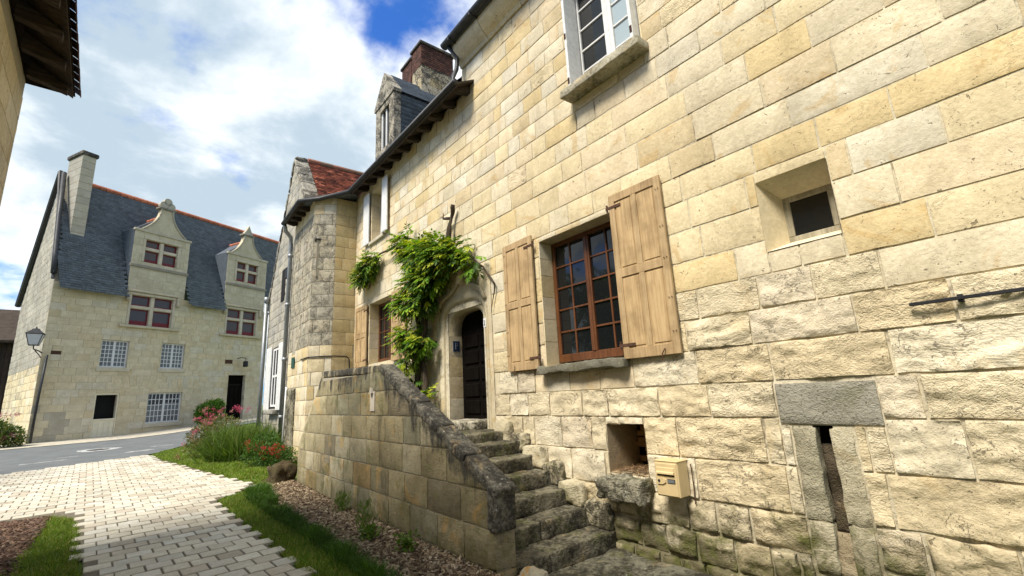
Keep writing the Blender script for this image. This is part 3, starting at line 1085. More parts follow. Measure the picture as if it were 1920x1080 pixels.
def shutter(parent, y0, y1, z0, z1, x, hinge, mat, label, cols=2, rows=2, ang=0.0, plain=False):
    """panelled shutter lying against the wall; hinge = y of its hinge side"""
    piv = np.array([x+0.02, hinge, (z0+z1)/2])
    ca, sa = math.cos(ang), math.sin(ang)
    rot = (np.array([[ca, -sa, 0], [sa, ca, 0], [0, 0, 1]]), piv)
    st = 0.085
    fr = MB()
    fr.box((x, y0, z0), (x+0.036, y0+st, z1), 0.004, (1, 1, 1, 0), rot)
    fr.box((x, y1-st, z0), (x+0.036, y1, z1), 0.004, (0.95, 0.93, 0.92, 0), rot)
    zm = z0+(z1-z0)*0.50
    rails = [(z0, z0+0.12), (zm-0.05, zm+0.05), (z1-0.10, z1)]
    for a, b in rails:
        fr.box((x+0.0005, y0+st, a), (x+0.0355, y1-st, b), 0.003, (0.93, 0.90, 0.88, 0), rot)
    ym = (y0+y1)/2
    for a, b in ((rails[0][1], rails[1][0]), (rails[1][1], rails[2][0])):
        fr.box((x+0.001, ym-0.035, a), (x+0.035, ym+0.035, b), 0.003, (0.97, 0.96, 0.95, 0), rot)
    sh = fr.build('shutter', mat, parent, label=label)
    for a, b in ((rails[0][1], rails[1][0]), (rails[1][1], rails[2][0])):
        for c0, c1 in ((y0+st, ym-0.035), (ym+0.035, y1-st)):
            p = MB()
            p.box((x+0.014, c0-0.004, a-0.004), (x+0.030, c1+0.004, b+0.004), 0, (0.98, 0.95, 0.90, 0), rot)
            p.box((x+0.006, c0+0.022, a+0.022), (x+0.016, c1-0.022, b-0.022), 0.006, (1.05, 1.02, 0.98, 0), rot)
            p.build('panel', mat, sh)
    for z in (z0+0.16, z1-0.16):
        h = MB()
        sgn = 1 if hinge == y0 else -1
        h.box((x-0.004, hinge-0.05*sgn, z-0.018), (x+0.002, hinge+0.18*sgn, z+0.018), 0.001, (1, 1, 1, 0), rot)
        h.tube([(x+0.003, hinge-0.03*sgn, z-0.04), (x+0.003, hinge-0.03*sgn, z+0.05)], 0.013, 8)
        h.build('hinge', M['rust'], sh)
    far = y1 if hinge == y0 else y0
    sg = -1 if hinge == y0 else 1
    h = MB()
    for zf in (0.12, 0.3, 0.52, 0.70, 0.92):
        for off in (0.02, 0.055):
            h.tube([(x-0.004, far+sg*off, z0+(z1-z0)*zf), (x+0.003, far+sg*off, z0+(z1-z0)*zf)], 0.006, 6)
    h.build('studs', M['rust'], sh, False, 'stuff')
    h = MB()
    h.tube([(x-0.004, far+sg*0.18, z0+0.07), (x-0.03, far+sg*0.20, z0+0.02), (x-0.03, far+sg*0.21, z0-0.06)], 0.007, 6)
    h.build('hook', M['rust'], sh)
    return sh


shutter(house, 2.715, 3.455, 1.915, 3.965, 4.425, 3.455, M['shutter'], 'oak shutter with four panels beside the small square window', ang=0.012)
shutter(house, 4.985, 5.705, 1.915, 3.93, 4.43, 4.985, M['shutter'], 'oak shutter with four panels near the doorway', ang=-0.012)
shutter(house, 11.60, 12.40, 2.45, 4.06, 4.43, 11.60, M['shutter'], 'oak shutter in the corner beside the turret')
shutter(house, 9.32, 10.05, 2.45, 4.06, 4.43, 10.05, M['shutter'], 'oak shutter half hidden by the climbing plant')
casement_window('window', house, 4.74, 10.12, 11.53, 2.52, 4.04, 2, 4, 0.065, 0.024, M['brownwood'], M['glass'], 0.10, label='brown casement window behind the climbing plant')
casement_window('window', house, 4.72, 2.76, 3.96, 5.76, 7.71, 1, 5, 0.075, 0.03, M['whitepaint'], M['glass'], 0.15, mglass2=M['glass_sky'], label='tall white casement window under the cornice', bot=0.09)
casement_window('window', house, 4.74, 10.70, 11.50, 5.76, 7.15, 1, 4, 0.06, 0.025, M['whitepaint'], M['glass'], 0.10, label='narrow white window above the climbing plant')
# folded white shutters of the upper windows
for (ya, yb, xa, z0, z1) in ((3.90, 3.945, 4.42, 5.78, 7.70), (2.755, 2.80, 4.36, 5.78, 7.70)):
    s = MB()
    s.box((xa, ya, z0), (4.70, yb, z1), 0.006)
    so = s.build('shutter', M['whitepaint'], house, label='weathered white folded shutter')
    for z in (5.95, 6.7, 7.4):
        MB().box((xa-0.006, ya+0.005, z-0.05), (xa, yb-0.005, z+0.05), 0.002, (0.5, 0.35, 0.25, 0)).build('hinge', M['rust'], so)
for (ya, yb, xa, xb) in ((11.56, 11.95, 4.425, 4.46), (10.30, 10.62, 4.40, 4.435)):
    s = MB()
    s.box((xa, ya, 5.72), (xb, yb, 7.20), 0.006)
    for k in range(1, 4):
        y = ya+(yb-ya)*k/4
        s.box((xa-0.004, y-0.035, 5.74), (xa, y+0.035, 7.18), 0.002)
    s.build('shutter', M['whitepaint'], house, label='white board shutter above the climbing plant')
s = MB()
rbox(s, (4.47, 3.31, 5.675), (UY, NX, UZ), (1.32, 0.42, 0.125), 0.06, 0.008, 5.0, 0.015, (0.46, 0.43, 0.33, 0.2))
s.build('window_sill', M['sillstone'], house, True, label='projecting lichened sill of the upper window')
s = MB()
rbox(s, (4.56, 11.1, 5.70), (UY, NX, UZ), (1.0, 0.24, 0.09), 0.08, 0.004, 6.0, 0.012, (0.5, 0.46, 0.36, 0.2))
s.build('window_sill', M['tuff_fine'], house, True)

# ---- small splayed window
s = MB()
o4 = [(D-0.004, SW[1], SW[2]), (D-0.004, SW[0], SW[2]), (D-0.004, SW[0], SW[3]), (D-0.004, SW[1], SW[3])]
i4 = [(4.76, 1.61, 2.865), (4.76, 1.18, 2.865), (4.76, 1.18, 3.31), (4.76, 1.61, 3.31)]
for k in range(4):
    v = [o4[k], o4[(k+1) % 4], i4[(k+1) % 4], i4[k]]
    s.add(v, [(0, 1, 2, 3)], (*pick(rnd), 0.1*k))
# flat dressed band round the splay
s.build('splay', M['tuff_fine'], house)
s = MB()
for a, b in (((4.755, 1.175, 2.86), (4.80, 1.615, 2.915)), ((4.755, 1.175, 3.26), (4.80, 1.615, 3.315)), ((4.756, 1.175, 2.915), (4.80, 1.235, 3.26)), ((4.756, 1.555, 2.915), (4.80, 1.615, 3.26))):
    s.box(a, b, 0.006)
wn = s.build('window', M['weathered'] if 'weathered' in M else wood_mat('grey_weathered_frame', (0.42, 0.38, 0.28), (0.28, 0.25, 0.17)), house, label='small square window in a splayed stone opening')
s = MB()
s.box((4.775, 1.235, 2.915), (4.78, 1.555, 3.26))
s.build('pane', M['glass'], wn)

# ---- niche
s = MB()
reveal(s, NI, -0.002, 0.62, True, (0.42, 0.33, 0.21, 0.4))
s.build('niche_lining', M['tuff'], house)
s = MB()
s.add(wall_corners(NI[0]-0.05, NI[1]+0.05, NI[2]-0.05, NI[3]+0.05, D+0.6), [(0, 1, 2, 3)], (0.30, 0.19, 0.10, 0))
for k in range(14):
    a, z = rnd.uniform(NI[0], NI[1]-0.15), rnd.uniform(NI[2], NI[3]-0.1)
    s.box((D+0.52, a, z), (D+0.59, a+0.2, z+0.07), 0.01, (0.34, 0.2, 0.1, rnd.random()))
s.build('niche_back', M['tuff'], house)
n = 420
mbt = MB()
for k in range(n):
    c = np.array([D+rnd.uniform(0.02, 0.5), rnd.uniform(NI[0]+0.03, NI[1]-0.03), NI[2]+rnd.uniform(0.0, 0.05)])
    a = rnd.uniform(0, 6.28)
    l = rnd.uniform(0.04, 0.11)
    e = np.array([math.cos(a)*l, math.sin(a)*l, rnd.uniform(-0.02, 0.02)])
    w_ = np.array([-math.sin(a), math.cos(a), 0.2])*0.004
    col_ = rnd.choice([(0.22, 0.13, 0.06), (0.30, 0.19, 0.09), (0.14, 0.08, 0.04)])
    mbt.add([c-w_, c+w_, c+e+w_, c+e-w_], [(0, 1, 2, 3)], (*col_, 0))
mbt.build('dry_twigs', M['chip'], house, False, 'stuff', 'dry brown twigs lying in the wall niche')
s = MB()
rbox(s, (4.43, 3.62, 0.475), (UY, NX, UZ), (0.62, 0.40, 0.22), 0.025, 0.038, 8.2, 0.03, (0.33, 0.31, 0.235, 0.4), 6.0)
s.build('niche_ledge', M['step'], house, True, label='broken mossy stone ledge under the niche')

# ---- grey lintel and drain channel
gb = [dict(corners=wall_corners(GL[0]+0.006, GL[1]-0.006, GL[2]+0.006, GL[3]-0.006, D-0.01), N=NX, amp=0.009, sp=0.04, style=0, seed=4.2, depth=0.08, jit=0.006, edge=0.008, tint=(0.30, 0.285, 0.235), name='lintel')]
for a0, a1 in ((1.33, 1.515), (1.605, 1.80)):
    for z0, z1 in ((-0.45, 0.02), (0.02, 0.44), (0.44, 1.2)):
        gb.append(dict(corners=wall_corners(a0+0.004, a1-0.004, z0+0.004, z1-0.004, D-0.004), N=NX, amp=0.010, sp=0.04, style=0, seed=rnd.random()*30, depth=0.1, jit=0.03, edge=0.010, tint=rnd.choice([(0.50, 0.455, 0.33), (0.40, 0.37, 0.27), (0.46, 0.41, 0.295)]), name='channel_stone'))
        gb[-1].update(amp=0.018, style=1, mat=M['tuff_rough'])
place_blocks(house, gb, M['greystone'], 20)
ck = [dict(corners=wall_corners(1.48, 1.63, 0.35, 1.04, D+0.115), N=NX, amp=0.030, sp=0.022, style=0, seed=14.2, depth=0.2, jit=0.0, edge=0.02, bulge=0.03, tint=(0.10, 0.08, 0.055), name='drain_channel'),
      dict(corners=wall_corners(1.47, 1.64, -0.45, 0.36, D+0.05), N=NX, amp=0.030, sp=0.022, style=1, seed=3.2, depth=0.2, jit=0.0, edge=0.02, bulge=0.03, tint=(0.30, 0.25, 0.165), name='drain_channel')]
place_blocks(house, ck, M['greystone'], 5)
s = MB()
s.box((D+0.16, 1.46, 0.95), (D+0.30, 1.65, 1.21))
s.build('drain_hole', M['black'], house)

# ---- iron bar on the wall
s = MB()
s.box((4.44, -0.9, 2.075), (4.462, 0.80, 2.10), 0.003)
for y in (0.52, 0.1, -0.4):
    s.box((4.45, y-0.015, 2.06), (4.52, y+0.015, 2.115), 0.003)
s.build('iron_bar', M['iron'], house)

# ---- arched doorway
def arch_pts(y0, y1, zs, zt, n=14):
    """depressed arch outline from right springing to left springing, over the opening"""
    r = []
    cy, hw = (y0+y1)/2, (y1-y0)/2
    for k in range(n+1):
        t = math.pi*k/n
        ct, st = math.cos(t), math.sin(t)
        e = 0.62
        r.append((cy-hw*math.copysign(abs(ct)**e, ct), zs+(zt-zs)*abs(st)**e))
    return r


def arch_ring(mb, o_in, o_out, x0, x1, tint):
    n = len(o_in)
    v = [(x0, a, b) for a, b in o_in]+[(x0, a, b) for a, b in o_out]+[(x1, a, b) for a, b in o_in]+[(x1, a, b) for a, b in o_out]
    f = []
    for k in range(n-1):
        f += [(k, k+1, n+k+1, n+k), (2*n+k, 3*n+k, 3*n+k+1, 2*n+k+1), (k, 2*n+k, 2*n+k+1, k+1), (n+k, n+k+1, 3*n+k+1, 3*n+k)]
    mb.add(v, f, tint)


DY0, DY1 = 6.42, 7.60
sur = MB()
inn = [(DY0, 1.0)]+arch_pts(DY0, DY1, 2.72, 3.13)+[(DY1, 1.0)]
mid_ = [(DY0-0.09, 1.0)]+arch_pts(DY0-0.09, DY1+0.12, 2.76, 3.28)+[(DY1+0.12, 1.0)]
outr = [(DY0-0.17, 1.0)]+arch_pts(DY0-0.17, DY1+0.30, 2.80, 3.44)+[(DY1+0.30, 1.0)]
arch_ring(sur, inn, mid_, D+0.03, D+0.34, (0.52, 0.455, 0.305, 0.2))
arch_ring(sur, mid_, outr, D-0.02, D+0.06, (0.54, 0.475, 0.33, 0.6))
suro = sur.build('door_surround', M['tuff'], house, True, label='moulded stone surround of the arched doorway')
# filler stones between surround and courses
fill = []
orect = (DR[0], DR[1], DR[2], DR[3])
s = MB()
top = outr[1:-1]
poly = [(DR[0], 3.62), (DR[0], 1.0), outr[0]]+top+[outr[-1], (DR[1], 1.0), (DR[1], 3.62)]
s.prism([(a, b) for a, b in poly], 0, D-0.004, D+0.05, (0.60, 0.53, 0.38, 0.1))
s.build('spandrel', M['tuff'], house)
# jamb joints: separate jamb stones on the visible left reveal
jb = []
zs = [1.17, 1.55, 1.95, 2.33, 2.72]
for i in range(len(zs)-1):
    y = DY1-0.006
    q = [(D+0.03, y, zs[i]+0.004), (D+0.31, y, zs[i]+0.004), (D+0.31, y, zs[i+1]-0.004), (D+0.03, y, zs[i+1]-0.004)]
    jb.append(dict(corners=q, N=(0, -1, 0), amp=0.003, sp=0.1, seed=rnd.random()*30, depth=0.02, edge=0.004, tint=pick(rnd)))
    q = [(D-0.024, DY1+0.30, zs[i]+0.004), (D-0.024, DY1+0.125, zs[i]+0.004), (D-0.024, DY1+0.125, zs[i+1]-0.004), (D-0.024, DY1+0.30, zs[i+1]-0.004)]
    jb.append(dict(corners=q, N=NX, amp=0.003, sp=0.1, seed=rnd.random()*30, depth=0.02, edge=0.005, tint=pick(rnd)))
place_blocks(house, jb, M['tuff'], 20, 'jamb_stone', 'jamb_stones')
# ogee hood with carved corbel
s = MB()
oy = [(6.30, 3.20), (6.42, 3.38), (6.62, 3.50), (6.80, 3.60), (6.92, 3.80), (6.97, 4.02), (7.02, 4.02), (7.07, 3.80), (7.2, 3.60), (7.4, 3.50), (7.75, 3.40), (7.9, 3.22)]
s.tube([(D-0.03, a, b) for a, b in oy], 0.04, 8, (0.48, 0.42, 0.30, 0.3))
rbox(s, (D-0.06, 7.0, 3.95), (UY, NX, UZ), (0.26, 0.20, 0.12), 0.05, 0.012, 3, 0.03, (0.56, 0.48, 0.33, 0.3))
rbox(s, (D-0.05, 7.0, 3.75), (UY, NX, UZ), (0.15, 0.16, 0.32), 0.05, 0.012, 4, 0.05, (0.56, 0.48, 0.33, 0.3))
s.build('ogee_hood', M['tuff'], house, True, label='carved ogee hood over the arched doorway')
# door leaf
s = MB()
dp = [(DY0-0.02, 1.1)]+arch_pts(DY0-0.02, DY1+0.02, 2.72, 3.15)+[(DY1+0.02, 1.1)]
s.prism(dp, 0, D+0.31, D+0.36)
dl = s.build('door', M['darkdoor'], house, label='dark panelled wooden door in the shade of the archway')
for r_ in range(5):
    for c_ in range(2):
        z0 = 1.26+0.30*r_
        y0 = DY0+0.08+0.53*c_
        s = MB()
        s.box((D+0.285, y0, z0), (D+0.315, y0+0.46, z0+0.24), 0.02)
        s.build('panel', M['darkdoor'], dl)
s = MB()
s.tube([(D+0.25, 6.60, 2.05), (D+0.25, 6.60, 2.12)], 0.02, 8)
s.build('handle', M['rust'], dl)
s = MB()
rbox(s, (4.56, 7.02, 1.10), (UY, NX, UZ), (1.14, 0.62, 0.15), 0.06, 0.012, 9.0, 0.03, (0.56, 0.52, 0.42, 0.2))
s.build('threshold', M['step'], house, True)
s = MB()
s.box((D-0.03, 6.30, 2.70), (D-0.012, 6.37, 2.86), 0.003, (1, 1, 1, 0))
np_ = s.build('number_plate', M['whitepaint'], house, label='small white house number plate')
s = MB()
s.box((D-0.033, 6.328, 2.735), (D-0.0302, 6.342, 2.825))
s.box((D-0.033, 6.318, 2.735), (D-0.0302, 6.352, 2.747))
s.box((D-0.033, 6.342, 2.81), (D-0.0302, 6.352, 2.822))
s.build('numeral', M['iron'], np_)
s = MB()
s.box((D+0.10, DY1-0.03, 2.42), (D+0.24, DY1-0.012, 2.62), 0.003)
bp = s.build('blue_plaque', M['blue'], house, label='small blue enamel plaque inside the doorway')
s = MB()
s.tube([(D+0.15, DY1-0.032, 2.46), (D+0.15, DY1-0.032, 2.58), (D+0.19, DY1-0.032, 2.58), (D+0.19, DY1-0.032, 2.53), (D+0.15, DY1-0.032, 2.53)], 0.006, 5)
s.build('plaque_mark', M['zinc'], bp)

# ---- cornice, gutter and roofs
prof = [(D+0.02, 8.06), (D-0.03, 8.06), (D-0.06, 8.12), (D-0.13, 8.17), (D-0.20, 8.24), (D-0.26, 8.33), (D-0.27, 8.42), (D+0.02, 8.42)]
y = 6.83
k = 0
while y > -4:
    L = rnd.uniform(0.75, 1.1)
    s = MB()
    j = rnd.uniform(-0.006, 0.006)
    s.prism([(a+j, b) for a, b in prof], 1, y-L+0.005, y-0.005, (*pick(rnd), rnd.random()))
    s.build('cornice_stone', M['tuff'], house)
    y -= L
s = MB()
ang = [R(180+a) for a in range(0, 181, 15)]
gut = [(D-0.36+0.085*math.cos(t), 8.50+0.085*math.sin(t)) for t in ang]+[(D-0.36+0.075*math.cos(t), 8.50+0.075*math.sin(t)) for t in reversed(ang)]
s.prism(gut, 1, -4, 6.92)
for k in range(14):
    yy = 6.6-0.75*k
    s.prism([(D-0.45, 8.50), (D-0.45, 8.40), (D-0.27, 8.40), (D-0.27, 8.43), (D-0.43, 8.425), (D-0.43, 8.50)], 1, yy, yy+0.03)
s.build('gutter', M['darkzinc'], house)
s = MB()
s.prism([(D-0.38, 8.44), (D+3.5, 13.2), (D+7.0, 8.44)], 1, -4, 6.88)
s.build('roof', M['slate'], house, label='slate roof of the tall half of the house')
SL = math.atan2(4.2, 3.4)
v, f, t = tiles((D-0.42, 6.90, 8.52), (0, -1, 0), (math.cos(SL)*1, 0, math.sin(SL)), (-math.sin(SL), 0, math.cos(SL)), 10.8, 2.0, 0.24, 0.14, 0.012, lambda r: (r.uniform(0.8, 1.15),)*3, seed=5)
link_mesh('slates', v, f, M['slate'], house, t, False, 'stuff')
# lower eave: path in plan, sprocketed timber soffit
EZ = 7.36
s = MB()
EV = [(4.12, 6.42), (4.12, 12.10), (3.52, 12.80), (3.06, 13.1), (3.06, 15.05)]
ED = [0, 0, -0.10, -0.16, -0.20]
IN = [(4.55, 6.42), (4.55, 12.70), (3.95, 12.72), (3.45, 13.02), (3.45, 15.05)]
for k in range(len(EV)-1):
    a, b, c, d = EV[k], EV[k+1], IN[k+1], IN[k]
    e0, e1 = EZ+ED[k], EZ+ED[k+1]
    s.add([(*a, e0-0.04), (*b, e1-0.04), (*c, e1+0.20), (*d, e0+0.20), (*a, e0), (*b, e1), (*c, e1+0.25), (*d, e0+0.25)],
          [(3, 2, 1, 0), (4, 5, 6, 7), (0, 1, 5, 4), (1, 2, 6, 5), (2, 3, 7, 6), (3, 0, 4, 7)])
s.build('soffit', M['eavewood'], house)
s = MB()
s.box((4.095, 6.44, EZ-0.10), (4.13, 12.10, EZ+0.03), 0.006)
s.build('fascia', M['eavewood'], house)
yy = 6.62
while yy < 12.3:
    s = MB()
    s.prism([(4.60, EZ+0.22), (4.60, EZ+0.02), (4.42, EZ-0.02), (4.30, EZ-0.06), (4.22, EZ-0.065), (4.17, EZ-0.05), (4.17, EZ-0.03)], 1, yy-0.06, yy+0.06, (rnd.uniform(0.7, 1.3),)*3+(0,))
    s.build('rafter_end', M['eavewood'], house)
    yy += 0.52
for k in range(1, 5):
    yy = 13.1+0.45*k
    s = MB()
    s.prism([(3.5, EZ), (3.5, EZ-0.20), (3.3, EZ-0.27), (3.12, EZ-0.24), (3.12, EZ-0.20)], 1, yy-0.05, yy+0.05)
    s.build('rafter_end', M['eavewood'], house)
s = MB()
s.tube([(p[0]-0.05, p[1], EZ+0.0+ED[k]) for k, p in enumerate(EV)], 0.06, 10)
s.build('gutter', M['darkzinc'], house, True)
s = MB()
s.add([(4.10, 6.86, EZ+0.02), (4.10, 12.10, EZ+0.02), (7.6, 12.4, EZ+4.0), (7.6, 6.86, EZ+4.0), (11.1, 6.86, EZ), (11.1, 12.4, EZ),
       (3.50, 12.80, EZ-0.08), (3.04, 13.1, EZ-0.14), (3.04, 15.1, EZ-0.18), (4.9, 15.1, EZ+0.10), (4.9, 12.9, EZ+0.15)],
      [(0, 3, 2, 1), (3, 4, 5, 2), (1, 10, 6), (6, 10, 7), (7, 10, 9, 8)])
s.build('low_roof', M['slate'], house)
SL2 = math.atan2(3.98, 3.5)
v, f, t = tiles((4.06, 12.15, EZ+0.05), (0, -1, 0), (math.cos(SL2), 0, math.sin(SL2)), (-math.sin(SL2), 0, math.cos(SL2)), 5.3, 4.9, 0.24, 0.14, 0.012, lambda r: (r.uniform(0.75, 1.2),)*3, seed=8)
link_mesh('slates', v, f, M['slate'], house, t, False, 'stuff')
s = MB()
s.tube([(4.08, 6.48, EZ+0.02), (4.15, 6.62, EZ+0.25), (4.30, 6.72, EZ+0.55), (4.34, 6.74, EZ+0.85), (4.18, 6.80, EZ+1.06)], 0.045, 8)
s.build('downpipe', M['darkzinc'], house, True)
# dormer
dm = MB()
x0, x1 = 4.88, 5.10
ya, yb, zb, ze, zp = 10.98, 12.30, 7.9, 10.25, 11.25
wy0, wy1, wz0, wz1 = 11.32, 11.98, 8.75, 10.05
dm.box((x0, wy1, zb), (x1, yb, ze), 0.015, (0.40, 0.37, 0.30, 0.3))
dm.box((x0, ya, zb), (x1, wy0, ze), 0.015, (0.42, 0.38, 0.30, 0.7))
dm.box((x0+0.002, wy0, zb), (x1, wy1, wz0), 0.0, (0.42, 0.38, 0.30, 0.5))
dm.box((x0+0.002, wy0, wz1), (x1, wy1, ze), 0.0, (0.42, 0.38, 0.30, 0.5))
dm.prism([(ya-0.05, ze), (yb+0.05, ze), (yb+0.05, ze+0.1), ((ya+yb)/2, zp), (ya-0.05, ze+0.1)], 0, x0-0.03, x1, (0.42, 0.39, 0.32, 0.1))
dmo = dm.build('dormer', M['tuff_black'], house, label='weathered stone dormer with a pointed top on the low roof')
s = MB()
s.box((x0+0.1, wy0, wz0), (x0+0.14, wy1, wz1))
s.build('pane', M['glass'], dmo)
s = MB()
ym = (wy0+wy1)/2
s.box((x0+0.06, ym-0.03, wz0), (x0+0.12, ym+0.03, wz1), 0.004)
s.box((x0+0.06, wy0, wz0), (x0+0.12, wy0+0.06, wz1), 0.004)
s.box((x0+0.06, wy1-0.06, wz0), (x0+0.12, wy1, wz1), 0.004)
s.build('frame', M['whitepaint'], dmo)
s = MB()
s.prism([(ya+0.03, zb), (yb-0.03, zb), (yb-0.03, ze), ((ya+yb)/2, zp-0.1), (ya+0.03, ze)], 0, x1, 8.0)
s.build('dormer_side', M['slate'], dmo)
hm = (ya+yb)/2-ya+0.06
for sg in (1, -1):
    ln = math.hypot(hm, zp-ze)
    S_ = np.array([0, sg*hm/ln, (zp-ze)/ln])
    N_ = np.array([0, -sg*(zp-ze)/ln, hm/ln])
    v, f, t = tiles((x1-0.02, (ya+yb)/2-sg*hm, ze+0.02), (1, 0, 0), S_, N_, 2.2, ln, 0.22, 0.13, 0.012, lambda r: (r.uniform(0.75, 1.2),)*3, seed=9)
    link_mesh('slates', v, f, M['slate'], dmo, t, False, 'stuff')
v, f, t = tiles((x1, ya+0.028, zb), (1, 0, 0), (0, 0, 1), (0, -1, 0), 2.0, 2.35, 0.22, 0.14, 0.012, lambda r: (r.uniform(0.75, 1.25),)*3, seed=10)
link_mesh('slates', v, f, M['slate'], dmo, t, False, 'stuff')
# chimneys: stone shaft, brick head
for (cx0, cx1, cy0, cy1, zs0, zs1, zt) in ((6.0, 7.18, 11.44, 12.08, 8.6, 11.95, 12.80), (6.25, 6.85, 12.62, 13.35, 8.6, 11.9, 13.10)):
    s = MB()
    s.box((cx0+0.02, cy0+0.02, zs0), (cx1-0.02, cy1-0.02, zt), 0, (0.5, 0.45, 0.36, 0.4))
    ch = s.build('chimney', M['mortar_grey'], house, label='tall chimney with a stone shaft and a brick head')
    bl = []
    zc = zs0
    while zc < zs1:
        h = 0.30
        for face in range(2):
            a = (cy0 if face == 0 else cx0)
            e = (cy1 if face == 0 else cx1)
            while a < e-0.02:
                b_ = min(a+rnd.uniform(0.3, 0.5), e)
                if e-b_ < 0.12:
                    b_ = e
                if face == 0:
                    q = wall_corners(a+0.005, b_-0.005, zc+0.005, zc+h-0.005, cx0)
                    N_ = NX
                else:
                    q = [(a+0.005, cy0, zc+0.005), (b_-0.005, cy0, zc+0.005), (b_-0.005, cy0, zc+h-0.005), (a+0.005, cy0, zc+h-0.005)]
                    N_ = np.array([0, -1.0, 0])
                bl.append(dict(corners=q, N=N_, amp=0.006, sp=0.1, seed=rnd.random()*30, depth=0.03, edge=0.004, tint=tuple(0.75*x for x in pick(rnd))))
                a = b_
        zc += h
    place_blocks(ch, bl, M['tuff_black'], 60)
    mbk = MB()
    zc = zs1
    kk = 0
    while zc < zt-0.07:
        for face in range(2):
            a = (cy0 if face == 0 else cx0)-0.11*(kk % 2)
            e = (cy1 if face == 0 else cx1)
            s0 = (cy0 if face == 0 else cx0)
            while a < e-0.02:
                p0, p1 = max(a, s0)+0.004, min(a+0.22, e)-0.004
                tt = (*(np.array([1, 1, 1])*rnd.uniform(0.45, 1.2)), 0)
                if p1-p0 > 0.03:
                    if face == 0:
                        mbk.box((cx0-0.012, p0, zc+0.005), (cx0+0.06, p1, zc+0.066), 0, tt)
                    else:
                        mbk.box((p0, cy0-0.012, zc+0.005), (p1, cy0+0.06, zc+0.066), 0, tt)
                a += 0.22
        zc += 0.073
        kk += 1
    mbk.build('bricks', M['brick'], ch, False, 'stuff')
    s = MB()
    s.box((cx0-0.06, cy0-0.06, zt-0.09), (cx1+0.06, cy1+0.06, zt+0.02), 0.02, (0.12, 0.11, 0.10, 0.2))
    s.build('chimney_cap', M['coping'], ch)
# square putlog hole
s = MB()
s.box((D+0.08, HO[0]-0.02, HO[2]-0.02), (D+0.09, HO[1]+0.02, HO[3]+0.02))
s.build('putlog_hole', M['black'], house)


# ---------------------------------------------------------------- turret (part of the house)
def face_blocks(p0, p1, lines, lmin, lmax, holes, seed, tintf, joint=0.006, **kw):
    """stones on a vertical face from plan point p0 to p1; outward side is to the right of p0->p1 reversed (camera side)"""
    p0, p1 = np.array(p0, float), np.array(p1, float)
    L = np.linalg.norm(p1-p0)
    u = (p1-p0)/L
    N = np.array([u[1], -u[0], 0.0])
    res = []
    for a0, a1, z0, z1 in courses(lines, 0, L, lmin, lmax, holes, seed, joint):
        P = lambda a, z: (p0[0]+u[0]*a, p0[1]+u[1]*a, z)
        c = [P(a0, z0), P(a1, z0), P(a1, z1), P(a0, z1)]
        b = dict(corners=c, N=N, seed=rnd.random()*60, tint=tintf(rnd, (z0+z1)/2))
        b.update({k: (v() if callable(v) else v) for k, v in kw.items()})
        res.append(b)
    return res


TP = [(3.40, 15.15), (3.40, 12.98), (3.915, 12.67), (4.52, 12.67)]   # left face, chamfer, right face
s = MB()
pl = [(3.415, 15.2), (3.415, 12.99), (3.92, 12.685), (4.6, 12.685), (4.6, 15.2)]
s.prism(pl, 2, -0.3, 7.32, (1, 1, 1, 0.2))
tur = s.build('turret', M['mortar_grey'], house, label='chamfered corner turret with grey lichened stones')
tl = [-0.3, 0.1, 0.5, 0.9, 1.3, 1.68, 2.04, 2.4, 2.76, 3.1, 3.45, 3.8, 4.15, 4.5, 4.85, 5.2, 5.55, 5.88, 6.2, 6.52, 6.84, 7.14, 7.34]
WEA = [((0.46, 0.425, 0.33), 3), ((0.50, 0.45, 0.34), 3), ((0.43, 0.40, 0.32), 2)]
YEL = [((0.58, 0.47, 0.27), 3), ((0.55, 0.45, 0.25), 3), ((0.60, 0.50, 0.31), 2)]


def wea_t(r, z):
    return pick(r, WEA if 3.0 < z < 6.9 else PAL)


fb = []
th_ = [(0.9, 1.35, 5.75, 6.5), (0.45, 0.80, 2.95, 3.75), (0.25, 1.25, -0.3, 2.25)]
fb += face_blocks(TP[0], TP[1], tl, 0.3, 0.6, [(0.42, 0.75, 3.0, 3.75), (0.75, 1.15, 5.8, 6.5), (0.1, 1.05, 0.3, 2.05)], 21, wea_t, amp=0.010, sp=0.09, style=1, jit=0.006)
fb += face_blocks(TP[1], TP[2], tl, 0.28, 0.36, [], 22, wea_t, amp=0.010, sp=0.08, style=1, jit=0.006)
for b in fb:
    zc = np.mean([c[2] for c in b['corners']])
    b['mat'] = M['tuff_dark'] if (3.0 < zc < 6.9) else M['tuff']
f2 = face_blocks(TP[2], TP[3], tl, 0.34, 0.62, [], 23, lambda r, z: pick(r, YEL), amp=0.003, sp=0.12)
for b in f2:
    b['mat'] = M['tuff']
place_blocks(tur, fb+f2, M['tuff_dark'], 200)
s = MB()
s.box((3.42, 13.98, 3.02), (3.44, 14.75, 3.73), 0, (0.4, 0.36, 0.26, 0))
s.box((3.42, 13.98, 5.82), (3.44, 14.42, 6.48), 0, (0.6, 0.52, 0.34, 0))
s.build('blind_slit', M['tuff'], tur)
s = MB()
rbox(s, (3.40, 14.55, 1.17), (UY, NX, UZ), (0.9, 0.07, 1.72), 0.09, 0.02, 12, 0.03, (0.36, 0.33, 0.24, 0.3))
s.build('blocked_door_slab', M['step'], tur, True, label='rough grey slab closing an old low opening')
s = MB()
s.tube([(3.36, 15.12, -0.1), (3.355, 15.0, 1.1), (3.36, 14.96, 2.1)], 0.028, 8)
s.build('white_pipe', M['whitepaint'], tur, True)
s = MB()
s.box((3.372, 14.30, 2.62), (3.386, 14.62, 2.92), 0.004)
s.build('green_plaque', M['green'], tur)
s = MB()
